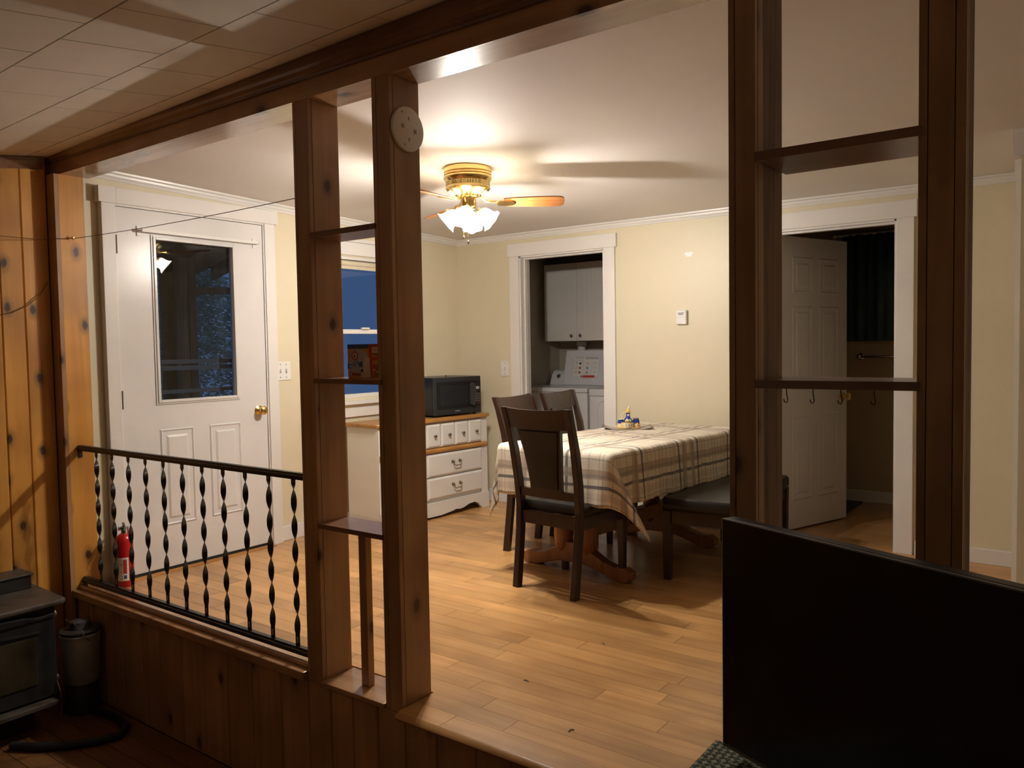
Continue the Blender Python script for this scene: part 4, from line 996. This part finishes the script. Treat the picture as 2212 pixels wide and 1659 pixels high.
# ================================================================== DRESSER
dr = tag(empty('dresser', (0.400, 2.93, 0), math.radians(-3.5)), 'white dresser with oak top and band, dark knobs and bail pulls', 'dresser')
DWd, DDp = 1.10, 0.335     # local: front at x = 0, body toward -x, right end at y = 0, left end at y = -DWd
B(-DDp, -0.012, -DWd, 0, 0.08, 0.705).build('carcass', 'furn_white', dr, bevel=0.002)
tp = [(-DDp-0.005, -DWd-0.02), (0.006, -DWd-0.02), (0.026, -DWd+0.015), (0.026, -0.045), (0.010, 0.022), (-DDp-0.005, 0.022)]
MB().prism(tp, 'xy', 0.706, 0.732).build('oak_top', 'oak_y', dr, bevel=0.006)
MB().prism([(0.0, 0.478), (0.012, 0.480), (0.018, 0.488), (0.020, 0.496), (0.018, 0.504), (0.012, 0.512), (0.0, 0.514), (-0.012, 0.514), (-0.012, 0.478)], 'xz', -DWd+0.005, -0.018).build('oak_band', 'oak_y', dr, smooth=True)
def skirt():
    pts = [(-DWd, 0.0), (-DWd, 0.118), (0, 0.118), (0, 0.0), (-0.085, 0.0)]
    for y_, z in ((-0.10, 0.020), (-0.125, 0.045), (-0.17, 0.060), (-0.23, 0.055), (-0.29, 0.036), (-0.33, 0.032), (-0.37, 0.038), (-0.41, 0.030)): pts.append((y_, z))
    for y_, z in ((-0.522, 0.018), (-0.66, 0.018)): pts.append((y_, z))
    for y_, z in ((-0.70, 0.030), (-0.74, 0.038), (-0.78, 0.032), (-0.82, 0.036), (-0.88, 0.055), (-0.94, 0.060), (-0.99, 0.045), (-1.015, 0.020), (-1.03, 0.0)): pts.append((y_, z))
    return MB().prism(pts, 'yz', -0.011, 0.012)
skirt().build('base_skirt', 'furn_white', dr)
B(-DDp, -0.012, -0.016, 0.0, 0.0, 0.08).build('side_foot', 'furn_white', dr); B(-DDp, -0.012, -DWd, -DWd+0.016, 0.0, 0.08).build('side_foot', 'furn_white', dr)
B(-0.012, 0.0, -0.072, 0.0, 0.119, 0.704).build('stile', 'furn_white', dr); B(-0.012, 0.0, -DWd, -DWd+0.046, 0.119, 0.704).build('stile', 'furn_white', dr); B(-0.012, 0.0, -0.680, -0.660, 0.119, 0.477).build('stile', 'furn_white', dr)
def dfront(y0, y1, z0, z1, name='drawer'):
    V = [(-0.011, y0, z0), (-0.011, y1, z0), (-0.011, y1, z1), (-0.011, y0, z1), (0.006, y0, z0), (0.006, y1, z0), (0.006, y1, z1), (0.006, y0, z1),
         (0.015, y0+0.014, z0+0.014), (0.015, y1-0.014, z0+0.014), (0.015, y1-0.014, z1-0.014), (0.015, y0+0.014, z1-0.014)]
    F = [(3, 2, 1, 0), (8, 9, 10, 11)]+[(j, (j+1) % 4, 4+(j+1) % 4, 4+j) for j in range(4)]+[(4+j, 4+(j+1) % 4, 8+(j+1) % 4, 8+j) for j in range(4)]
    return MB().add(V, F).build(name, 'furn_white', dr)
def pull(parent, yc, zc):
    p = MB()
    for s_ in (-1, 1):
        p.lathe([(0.013, 0.015), (0.012, 0.018), (0.005, 0.020), (0.004, 0.030), (0.007, 0.034), (0.002, 0.037)], (0, yc+s_*0.038, zc), 10, 'x')
    p.build('rosette', 'old_brass', parent, smooth=True)
    MB().tube([(0.030, yc-0.038, zc), (0.036, yc-0.036, zc-0.020), (0.038, yc-0.022, zc-0.032), (0.038, yc, zc-0.026), (0.038, yc+0.022, zc-0.032), (0.036, yc+0.036, zc-0.020), (0.030, yc+0.038, zc)], 0.0035, 7).build('bail', 'old_brass', parent, smooth=True)
for y0, y1 in ((-0.660, -0.072), (-DWd+0.046, -0.680)):
    t = empty('drawer'); t.parent = dr; wd = (y1-y0)/4
    for k in range(4):
        f = dfront(y0+k*wd+0.004, y0+(k+1)*wd-0.004, 0.520, 0.690, 'faux_drawer_front'); f.parent = t
        MB().lathe([(0.005, 0.014), (0.004, 0.022), (0.009, 0.028), (0.011, 0.034), (0.007, 0.040), (0.001, 0.041)], (0, y0+(k+0.5)*wd, 0.606), 12, 'x').build('knob', 'pewter', f, smooth=True)
    for z0, z1 in ((0.306, 0.470), (0.142, 0.298)):
        f = dfront(y0+0.004, y1-0.004, z0, z1); pull(f, (y0+y1)/2, (z0+z1)/2+0.012)

# microwave
mw = tag(empty('microwave', (0.385, 2.875, 0.733), math.radians(-6)), 'black microwave oven on the oak dresser top', 'microwave')
MWw, MWh, MWd = 0.485, 0.292, 0.34
B(-MWd, -0.012, -MWw, 0, 0.012, MWh).build('case', 'mw_dark', mw, bevel=0.004)
B(-0.011, 0.006, -MWw, 0, 0.012, MWh).build('front_frame', 'mw_edge', mw, bevel=0.004)
MB().prism(rrect(-MWw+0.030, -0.082, 0.062, MWh-0.034, 0.008), 'yz', 0.0062, 0.012).build('door', 'mw_dark', mw)
MB().prism(rrect(-MWw+0.055, -0.135, 0.085, MWh-0.060, 0.004), 'yz', 0.0122, 0.0135).build('door_window', 'mw_window', mw)
MB().prism(rrect(-0.078, -0.006, 0.062, MWh-0.034, 0.006), 'yz', 0.0062, 0.010).build('control_panel', 'black_plastic', mw)
hd = [(-0.132, 0.080), (-0.110, 0.066), (-0.088, 0.080), (-0.080, 0.20), (-0.088, 0.232), (-0.118, 0.246), (-0.132, 0.225)]
MB().prism(hd, 'yz', 0.0137, 0.040).build('handle', 'mw_handle', mw, bevel=0.004)
for r in range(5):
    for c_ in range(3):
        B(0.0102, 0.0112, -0.058+c_*0.016, -0.050+c_*0.016, 0.100+r*0.014, 0.104+r*0.014).build('button', 'print_grey', mw)
MB().lathe([(0.006, 0.0102), (0.006, 0.0116), (0.001, 0.012)], (0, -0.030, 0.086), 12, 'x').build('start_button', 'print_red', mw)
B(0.0102, 0.0110, -0.062, -0.022, 0.192, 0.212).build('display', 'print_grey', mw)
B(0.0062, 0.0068, -0.275, -0.225, 0.034, 0.039).build('maker_mark', 'print_grey', mw)
for xx in (-0.30, -0.03):
    for yy in (-MWw+0.04, -0.04): MB().lathe([(0.012, 0.0), (0.014, 0.013)], (xx, yy, 0), 10).build('foot', 'black_plastic', mw)
MB().lathe([(0.006, 0), (0.007, 0.004), (0.003, 0.010), (0.001, 0.011)], (0.385-0.16, 2.66, 0.733+MWh+0.0005), 10).build('bottle_cap', 'print_dark').__setitem__('label', 'tiny dark cap lying on top of the microwave')
bpy.data.objects['bottle_cap']['category'] = 'cap'
# litter by the dresser
c = B(-0.045, 0.045, -0.016, 0.016, 0.0005, 0.003).build('paper_card', 'paper'); c.location = (0.50, 2.86, 0); c.rotation_euler = (0, 0, math.radians(40)); tag(c, 'small tan card lying on the floor before the dresser', 'card')
c = MB().tube([(0, 0, 0.003), (0.02, 0.008, 0.004), (0.035, 0.002, 0.006), (0.05, 0.012, 0.003)], 0.003, 6).build('candy_wrapper', 'print_cream'); c.location = (0.47, 2.50, 0); tag(c, 'crumpled pale scrap on the floor left of the tan card', 'litter')
for k, (x, y_) in enumerate(((2.55, 0.42), (2.9, 0.18), (2.62, 0.9))):
    c = MB().tube([(0, 0, 0.0015), (0.012, 0.004, 0.003), (0.022, -0.002, 0.0015)], 0.0015, 5).build('wood_splinter', 'print_dark'); c.location = (x, y_, 0); c.rotation_euler = (0, 0, k*1.3)
    tag(c, ('tiny dark splinter on the open floor near the step edge', 'tiny dark splinter on the floor closest to the television', 'tiny dark splinter on the floor in front of the near chair')[k], 'splinter', 'splinters on the floor')

# ================================================================== FIRE EXTINGUISHER
fe = tag(empty('fire_extinguisher', (0.075, 0.205, 0), math.radians(-25)), 'red fire extinguisher standing on the floor behind the railing', 'extinguisher')
MB().lathe([(0.043, 0.0), (0.045, 0.004), (0.045, 0.235), (0.043, 0.252), (0.034, 0.270), (0.020, 0.280), (0.014, 0.284)], (0, 0, 0), 28).build('cylinder', 'red_paint', fe, smooth=True)
MB().lathe([(0.013, 0.283), (0.013, 0.300), (0.016, 0.304), (0.016, 0.318), (0.008, 0.324)], (0, 0, 0), 16).build('valve', 'steel', fe, smooth=True)
MB().lathe([(0.011, -0.016), (0.012, -0.020), (0.012, -0.026), (0.001, -0.027)], (0, 0.0, 0.311), 14, 'y').build('gauge', 'chrome', fe, smooth=True)
B(-0.030, 0.052, -0.006, 0.006, 0.330, 0.335).build('lever', 'print_dark', fe); B(0.010, 0.048, -0.006, 0.006, 0.312, 0.316).build('carry_handle', 'print_dark', fe)
MB().tube([(0.046, 0, 0.316), (0.056, 0, 0.306), (0.054, 0, 0.292)], 0.006, 8).build('nozzle', 'print_dark', fe)
MB().tube([(-0.018, 0, 0.300), (-0.030, 0, 0.306), (-0.032, 0, 0.322), (-0.020, 0, 0.330)], 0.003, 6).build('pin_ring', 'steel', fe)
def label_arc(a0, a1, z0, z1, mat, r=0.0456, name='label'):
    n = 8; V = []; F = []
    for i in range(n+1):
        a = math.radians(a0+(a1-a0)*i/n)
        V += [(r*math.cos(a), r*math.sin(a), z0), (r*math.cos(a), r*math.sin(a), z1), ((r-0.002)*math.cos(a), (r-0.002)*math.sin(a), z0), ((r-0.002)*math.cos(a), (r-0.002)*math.sin(a), z1)]
    for i in range(n): j = 4*i; F += [(j, j+4, j+5, j+1), (j+2, j+3, j+7, j+6), (j+1, j+5, j+7, j+3), (j, j+2, j+6, j+4)]
    MB().add(V, F).build(name, mat, fe, fix=False)
label_arc(-55, 22, 0.036, 0.160, 'label_white')
label_arc(-12, 10, 0.075, 0.150, 'print_red', 0.0460, 'label_block'); label_arc(-10, 8, 0.048, 0.066, 'print_blue', 0.0460, 'label_block')
for k in range(9): label_arc(-26, -18, 0.044+k*0.0125, 0.051+k*0.0125, 'print_grey' if k % 3 else 'print_red', 0.0460, 'label_line')

# ================================================================== LAUNDRY
wa = tag(empty('washing_machine', (0.105, 3.80, 0)), 'white top loading washer with its labelled lid standing open', 'washer')
B(0, 0.685, 0.0, 0.66, 0.02, 0.845).build('cabinet', 'appliance_white', wa, bevel=0.006)
B(-0.003, 0.688, -0.004, 0.66, 0.847, 0.885).build('top_deck', 'appliance_white', wa, bevel=0.006)
cpf = [(0.46, 0.885), (0.50, 0.98), (0.53, 1.01), (0.56, 1.02), (0.655, 1.02), (0.655, 0.885)]
MB().prism(cpf, 'yz', 0.0, 0.685).build('console', 'appliance_white', wa, bevel=0.004)
MB().lathe([(0.020, 0), (0.018, -0.018), (0.002, -0.02)], (0.09, 0.49, 0.965), 14, 'y').build('dial', 'chrome', wa, smooth=True)
lid = empty('lid'); lid.parent = wa; lid.location = (0.16, 0.435, 0.888); lid.rotation_euler = (math.radians(-14), 0, 0)
B(0, 0.46, 0, 0.018, 0, 0.325).build('lid_panel', 'appliance_white', lid, bevel=0.006)
def lp(x0, x1, z0, z1, mat, d=0.0012, name='label_print'): B(x0, x1, -d, 0.0, z0, z1).build(name, mat, lid)
MB().prism(rrect(0.095, 0.365, 0.075, 0.265, 0.010), 'xz', -0.0006, 0).build('label', 'print_grey', lid); MB().prism(rrect(0.0975, 0.3625, 0.0775, 0.2625, 0.008), 'xz', -0.0010, 0).build('label_field', 'label_white', lid)
lp(0.11, 0.20, 0.248, 0.256, 'print_grey', 0.0014); lp(0.215, 0.355, 0.240, 0.258, 'print_grey', 0.0014); lp(0.197, 0.1985, 0.085, 0.235, 'print_grey', 0.0014); lp(0.290, 0.2915, 0.085, 0.235, 'print_grey', 0.0014); lp(0.105, 0.195, 0.228, 0.233, 'print_grey', 0.0014)
for k in range(3):
    z = 0.200-0.042*k
    lp(0.115, 0.138, z-0.010, z+0.012, 'print_cream', 0.0014); lp(0.120, 0.138, z+0.014, z+0.017, 'print_grey', 0.0014)
    MB().prism([(0.166+0.012*math.cos(2*PI*i/8), z+0.011*math.sin(2*PI*i/8)) for i in range(8)], 'xz', -0.0016, 0).build('label_icon', ('print_dark', 'print_red', 'print_red')[k], lid)
    MB().prism([(0.244+0.014*math.cos(2*PI*i/8), z+0.014*math.sin(2*PI*i/8)) for i in range(8)], 'xz', -0.0016, 0).build('label_icon', ('print_cream', 'print_lightblue', 'print_grey')[k], lid)
    lp(0.302, 0.345, z-0.004, z-0.001, 'print_grey', 0.0014); lp(0.305, 0.340, z+0.008, z+0.011, 'print_grey', 0.0014)
lp(0.178, 0.330, 0.044, 0.090, 'label_white', 0.0016, 'warning_label'); lp(0.205, 0.330, 0.068, 0.090, 'print_red', 0.0020, 'warning_bar'); lp(0.185, 0.198, 0.071, 0.087, 'print_dark', 0.0020)
for k in range(3): lp(0.186, 0.300, 0.048+k*0.006, 0.0505+k*0.006, 'print_grey', 0.0020)
dy = tag(empty('clothes_dryer', (0.812, 3.80, 0)), 'white clothes dryer with a rounded door beside the washer', 'dryer')
B(0, 0.685, 0.0, 0.66, 0.02, 0.82).build('cabinet', 'appliance_white', dy, bevel=0.006); B(-0.003, 0.688, -0.004, 0.66, 0.822, 0.880).build('top_deck', 'appliance_white', dy, bevel=0.006)
MB().prism(cpf, 'yz', 0.0, 0.685).build('console', 'appliance_white', dy, bevel=0.004)
MB().prism(rrect(0.078, 0.612, 0.298, 0.782, 0.062), 'xz', -0.003, -0.0005).build('door_gap', 'print_grey', dy)
MB().prism(rrect(0.084, 0.606, 0.304, 0.776, 0.058), 'xz', -0.012, -0.0005).build('door', 'appliance_white', dy, bevel=0.004)
MB().tube([(0.135, -0.012, 0.48), (0.135, -0.030, 0.50), (0.135, -0.030, 0.58), (0.150, -0.030, 0.60), (0.180, -0.012, 0.605)], 0.008, 8).build('door_handle', 'appliance_white', dy, smooth=True)
# wall cabinet
wc = tag(empty('wall_cabinet', (0.13, 4.15, 1.287)), 'white two door wall cabinet above the washer', 'cabinet')
B(0, 0.70, 0.018, 0.325, 0, 0.70).build('body', 'furn_white', wc)
for k in range(2):
    x0 = 0.002+k*0.349; d = empty('door'); d.parent = wc; d.location = (x0, 0, 0)
    m = B(0, 0.345, 0, 0.017, 0.002, 0.698); m.build('door_panel', 'furn_white', d, bevel=0.003)
    for xx in (0.085, 0.135, 0.172, 0.210, 0.260): B(xx-0.003, xx+0.003, -0.002, 0.0, 0.10, 0.60).build('bead', 'furn_white', d, bevel=0.001)
    frm = MB(); frm.box(0.070, 0.075, -0.003, 0, 0.09, 0.61); frm.box(0.270, 0.275, -0.003, 0, 0.09, 0.61); frm.box(0.075, 0.270, -0.003, 0, 0.09, 0.095); frm.box(0.075, 0.270, -0.003, 0, 0.605, 0.61); frm.build('moulding', 'furn_white', d)
    MB().lathe([(0.006, 0), (0.006, -0.012), (0.014, -0.018), (0.014, -0.024), (0.002, -0.028)], (0.30 if k == 0 else 0.045, 0, 0.048), 14, 'y').build('knob', 'chrome', d, smooth=True)
# ceiling light of laundry
ll = tag(empty('flush_light', (0.62, 3.78, 2.119)), 'unlit frosted ceiling light with a finial in the laundry closet', 'ceiling light')
MB().lathe([(0.10, 0), (0.10, -0.012), (0.088, -0.030), (0.050, -0.052), (0.012, -0.066)], (0, 0, 0), 24).build('bowl', 'plastic_white', ll, smooth=True)
MB().lathe([(0.010, -0.064), (0.012, -0.072), (0.004, -0.080), (0.006, -0.088), (0.001, -0.094)], (0, 0, 0), 12).build('finial', 'pewter', ll, smooth=True)
# water shut-off below the cabinet
va = tag(empty('drain_pipe', (0.36, 4.425, 1.025)), 'white standpipe fitting behind the open washer lid', 'pipe')
MB().lathe([(0.024, 0.0), (0.024, 0.16), (0.040, 0.165), (0.040, 0.215), (0.050, 0.22), (0.050, 0.2565)], (0, 0, 0), 16).build('pipe', 'plastic_white', va, smooth=True)
# garment on a hook
gm = tag(empty('hanging_garment', (0.077, 3.45, 1.80)), 'dark garment sleeve hanging inside the laundry doorway', 'garment')
MB().tube([(0.0, 0, 0.06), (0.030, 0, 0.06), (0.036, 0, 0.075)], 0.004, 6).build('hook', 'pewter', gm)
MB().tube([(0.025, 0.0, 0.055), (0.045, -0.02, 0.02), (0.06, -0.02, -0.03), (0.05, 0.0, -0.12), (0.045, 0.0, -0.30)], [0.018, 0.035, 0.042, 0.035, 0.030], 10).build('sleeve', 'jacket', gm, smooth=True)

# ================================================================== BATHROOM
cu = tag(empty('window_curtain', (0, 0, 0)), 'dark green curtain hanging on the far bathroom wall', 'curtain')
n = 60; V = []; F = []
for i in range(n+1):
    x = 2.645+0.60*i/n; y_ = 4.545+0.014*math.sin(i*0.9)+0.008*math.sin(i*0.37)
    V += [(x, y_, 1.242), (x, y_-0.004*math.sin(i*1.3), 2.05)]
for i in range(n): F.append((2*i, 2*i+2, 2*i+3, 2*i+1))
o = MB().add(V, F).build('cloth', 'curtain_green', cu, smooth=True); md = o.modifiers.new('thickness', 'SOLIDIFY'); md.thickness = 0.004
MB().tube([(2.60, 4.55, 2.055), (3.30, 4.55, 2.055)], 0.010, 10).build('curtain_pole', 'plastic_white', cu, smooth=True)
MB().lathe([(0.006, 0), (0.016, -0.008), (0.018, -0.020), (0.010, -0.032), (0.002, -0.036)], (2.60, 4.55, 2.055), 12, 'x').build('finial', 'plastic_white', cu, smooth=True)
B(2.625, 2.635, 4.55, 4.599, 2.045, 2.065).build('pole_bracket', 'plastic_white', cu)
tbw = tag(empty('towel_bar', (0, 0, 0)), 'chrome towel bar below the green curtain', 'towel bar')
MB().tube([(2.765, 4.535, 1.124), (3.30, 4.535, 1.124)], 0.009, 10).build('bar', 'chrome', tbw, smooth=True)
for x in (2.765, 3.30): MB().lathe([(0.028, 0), (0.026, -0.010), (0.014, -0.018), (0.013, -0.066), (0.016, -0.074), (0.002, -0.078)], (x, 4.5995, 1.124), 16, 'y').build('mount', 'chrome', tbw, smooth=True)
tag(MB().prism(rrect(2.42, 2.80, 3.98, 4.54, 0.02), 'xy', 0.0005, 0.012).build('bath_rug', 'rug_grey'), 'grey rug on the bathroom floor behind the open door', 'rug')

# ================================================================== LIVING ROOM THINGS
# television
TVA = math.atan2(-0.393, 0.9195)
tvz = 0.383
tv = tag(empty('television', (3.628, -0.325, tvz), TVA), 'large black flat screen television at the lower right', 'television')
TVW, TVH = 0.868, 0.491
B(0, TVW, 0.0, 0.028, 0, TVH).build('back_shell', 'black_plastic', tv, bevel=0.003)
B(0.0, TVW, -0.0105, -0.0002, 0, TVH).build('bezel', 'tv_bezel', tv, bevel=0.002)
B(0.004, TVW-0.004, -0.012, -0.0107, 0.010, TVH-0.003).build('screen', 'screen_black', tv)
for xx in (0.16, TVW-0.16):
    B(xx-0.015, xx+0.015, 0.0, 0.022, -0.02, 0.02).build('stand_neck', 'black_plastic', tv)
    B(xx-0.020, xx+0.020, -0.085, 0.11, -0.0235, -0.016).build('stand_foot', 'black_plastic', tv)
sz = tvz-0.027
ts = tag(empty('tv_console', (0, 0, 0)), 'dark wooden console carrying the television', 'console')
B(3.60, 4.75, -0.80, -0.26, sz-0.030, sz).build('console_top', 'stain_x', ts, bevel=0.003)
for x0, x1 in ((3.62, 3.65), (4.15, 4.18), (4.70, 4.73)): B(x0, x1, -0.78, -0.28, ZL, sz-0.0305).build('console_side', 'espresso', ts)
B(3.651, 4.149, -0.78, -0.28, ZL+0.30, ZL+0.32).build('console_shelf', 'espresso', ts); B(4.181, 4.699, -0.78, -0.28, ZL+0.30, ZL+0.32).build('console_shelf', 'espresso', ts)
rn = tag(B(3.585, 4.765, -0.815, -0.275, sz+0.0006, sz+0.0032).build('console_runner', 'diamond_weave'), 'green and cream diamond weave cloth under the television', 'cloth')

# wood stove
sv = tag(empty('wood_stove', (0, 0, ZL)), 'black cast iron stove with a glass door at the lower left', 'stove')
def stb(x0, x1, y0, y1, z0, z1, name, mat='stove_black', bv=0.004): return B(x0, x1, y0, y1, z0-ZL, z1-ZL).build(name, mat, sv, bevel=bv)
stb(-0.20, 0.285, -0.90, -0.245, -0.40, 0.062, 'firebox')
MB().prism([(-0.22, -0.93), (0.30, -0.93), (0.335, -0.90), (0.335, -0.230), (0.315, -0.208), (-0.20, -0.19), (-0.22, -0.21)], 'xy', 0.064-ZL, 0.090-ZL).build('top_plate', 'stove_top', sv, bevel=0.008)
stb(-0.23, 0.02, -0.88, -0.235, 0.091, 0.155, 'warming_box'); stb(-0.235, 0.03, -0.885, -0.225, 0.156, 0.166, 'warming_lid', 'stove_top')
stb(0.286, 0.315, -0.88, -0.262, -0.36, 0.010, 'door_frame')
stb(0.3155, 0.322, -0.80, -0.345, -0.285, -0.060, 'door_glass', 'stove_glass', 0.002)
ar = [(-0.88, 0.012), (-0.88, 0.030), (-0.74, 0.044), (-0.57, 0.050), (-0.40, 0.040), (-0.34, 0.026), (-0.262, 0.030), (-0.262, 0.012)]
MB().prism([(a, b_-ZL) for a, b_ in ar], 'yz', 0.286, 0.325).build('arched_brow', 'stove_black', sv, bevel=0.003)
ar2 = [(-0.82, -0.055), (-0.57, -0.030), (-0.33, -0.050), (-0.33, -0.042), (-0.57, -0.020), (-0.82, -0.045)]
MB().prism([(a, b_-ZL) for a, b_ in ar2], 'yz', 0.3155, 0.326).build('door_arch', 'stove_black', sv)
stb(0.286, 0.36, -0.86, -0.275, -0.395, -0.372, 'ash_lip', 'stove_top')
stb(-0.10, 0.22, -0.80, -0.33, ZL, -0.401, 'pedestal')
for z in (0.005, -0.30): MB().lathe([(0.010, 0), (0.012, 0.010), (0.009, 0.022), (0.004, 0.030)], (0.305, -0.255, z-ZL), 10, 'z').build('hinge_pin', 'old_brass', sv, smooth=True)
# bucket
bk = tag(empty('ash_vacuum', (0.20, -0.095, ZL)), 'grey metal ash canister with a dark lid behind the stove', 'canister')
MB().lathe([(0.076, 0.0), (0.078, 0.004), (0.078, 0.150)], (0, 0, 0), 28).build('base_drum', 'lid_dark', bk, smooth=True)
MB().lathe([(0.076, 0.1505), (0.079, 0.154), (0.084, 0.33), (0.088, 0.36), (0.091, 0.385), (0.094, 0.39), (0.090, 0.394)], (0, 0, 0), 28).build('pail', 'galvanised', bk, smooth=True)
MB().lathe([(0.090, 0.3945), (0.093, 0.400), (0.093, 0.410), (0.084, 0.414), (0.055, 0.416), (0.050, 0.428), (0.046, 0.450), (0.002, 0.455)], (0, 0, 0), 28).build('canister_lid', 'lid_dark', bk, smooth=True)
MB().tube([(0.093, 0, 0.37), (0.097, -0.02, 0.39), (0.085, -0.04, 0.43), (0.03, -0.05, 0.46), (-0.04, -0.05, 0.46)], 0.003, 6).build('bail_handle', 'steel', bk)
hs = MB().tube([(0.13, -0.16, ZL+0.02), (0.30, -0.085, ZL+0.02), (0.47, -0.065, ZL+0.02), (0.60, -0.085, ZL+0.02), (0.66, -0.15, ZL+0.02), (0.63, -0.24, ZL+0.02), (0.56, -0.33, ZL+0.02), (0.46, -0.42, ZL+0.02), (0.35, -0.48, ZL+0.02)], 0.018, 10).build('vacuum_hose', 'rubber', smooth=True)
tag(hs, 'black hose curled on the dark floor beside the stove', 'hose')
MB().tube([(0.315, -0.262, -0.30), (0.345, -0.258, -0.36), (0.352, -0.262, -0.44), (0.345, -0.28, -0.51), (0.37, -0.33, ZL+0.004)], 0.003, 6).build('power_cord', 'wire_brown').__setitem__('label', 'thin cord hanging from the stove corner to the floor')
bpy.data.objects['power_cord']['category'] = 'cord'

# ================================================================== OUTSIDE
gd = struct(B(-16, -0.15, -6, 14, -0.75, -0.70).build('ground', 'ground_soil'), 'dark ground outside the house')
pf = struct(B(-2.1, -0.14, -1.5, 2.5, -0.18, -0.10).build('floor_porch', 'porch_dark'), 'porch floor outside the glazed door')
PX = -1.60
po = tag(empty('porch_frame', (0, 0, 0)), 'timber porch frame of posts and rafters outside the glazed door', 'porch')
for y0 in (1.560, 1.632): B(PX-0.05, PX+0.04, y0, y0+0.066, -0.10, 1.99).build('post', 'porch_wood', po)
B(PX-0.10, PX-0.055, 1.47, 1.60, -0.10, 1.99).build('post', 'porch_dark', po)
B(PX-0.05, PX+0.04, -0.4, -0.31, -0.10, 1.80).build('post', 'porch_wood', po)
MB().add([(PX-0.04, 1.70, 1.705), (PX, 1.70, 1.705), (PX, 2.5, 1.745), (PX-0.04, 2.5, 1.745), (PX-0.04, 1.70, 1.765), (PX, 1.70, 1.765), (PX, 2.5, 1.805), (PX-0.04, 2.5, 1.805)], [(3, 2, 1, 0), (4, 5, 6, 7), (0, 1, 5, 4), (1, 2, 6, 5), (2, 3, 7, 6), (3, 0, 4, 7)]).build('header', 'porch_wood', po)
for k, yy in enumerate((0.2, 0.8, 1.25, 1.78, 2.02, 2.40)):
    m = MB(); m.prism([(-0.14, 2.40), (-0.14, 2.26), (PX-0.25, 1.86), (PX-0.25, 2.00)], 'xz', yy, yy+0.042); m.build('rafter', 'porch_wood', po)
MB().prism([(-0.14, 2.44), (-0.14, 2.405), (PX-0.4, 1.965+0.005), (PX-0.4, 2.00)], 'xz', -1.5, 2.5).build('roof_deck', 'porch_dark', po)
for z0, z1 in ((1.155, 1.188), (1.105, 1.140), (0.925, 0.955)):
    B(PX+0.045, PX+0.075, 0.9, 1.86, z0, z1).build('screen_rail', 'screen_rail', po); B(PX+0.045, PX+0.070, 1.861, 2.5, z0, z1).build('screen_rail', 'porch_dark', po)  # light put into the colour: lit stretch white, dim stretch dark brown
random.seed(3)
def tree(loc, h, r, n, label, mat):
    t = tag(empty('evergreen_tree', loc), label, 'tree', 'dark trees beyond the porch')
    MB().tube([(0, 0, 0), (0.05, 0.02, h*0.5), (0, 0, h)], [0.16, 0.10, 0.03], 8).build('trunk', 'bark', t)
    V = []; F = []
    for i in range(n):
        f = random.random()**0.8; z = 0.5+(h-0.5)*f; rr = r*(1-0.75*f)*math.sqrt(random.random())*1.1; a = random.random()*2*PI
        c = Vector((rr*math.cos(a), rr*math.sin(a), z)); d = Vector((math.cos(a), math.sin(a), random.uniform(-0.7, 0.3))).normalized()*random.uniform(0.05, 0.15)
        u = Vector((random.uniform(-1, 1), random.uniform(-1, 1), random.uniform(-1, 1))).normalized()*random.uniform(0.014, 0.036)
        k = len(V); V += [c-u*0.4, c+d*0.5-u, c+d, c+d*0.5+u]; F.append((k, k+1, k+2, k+3))
    MB().add(V, F).build('foliage', mat, t, fix=False)['kind'] = 'stuff'
tree((-7.8, 3.4, -0.7), 5.0, 1.6, 15000, 'dark evergreen tree nearest the left edge of the door glass', 'leaf')
tree((-9.6, 6.4, -0.7), 4.4, 1.5, 15000, 'dark bushy tree in the middle of the door glass', 'leaf2')
tree((-6.4, 6.1, -0.7), 2.6, 0.8, 15000, 'dark tree at the right part of the door glass', 'leaf')
tree((-13.4, 8.2, -0.7), 6.0, 1.7, 12000, 'tall dark tree farthest behind the porch', 'leaf')
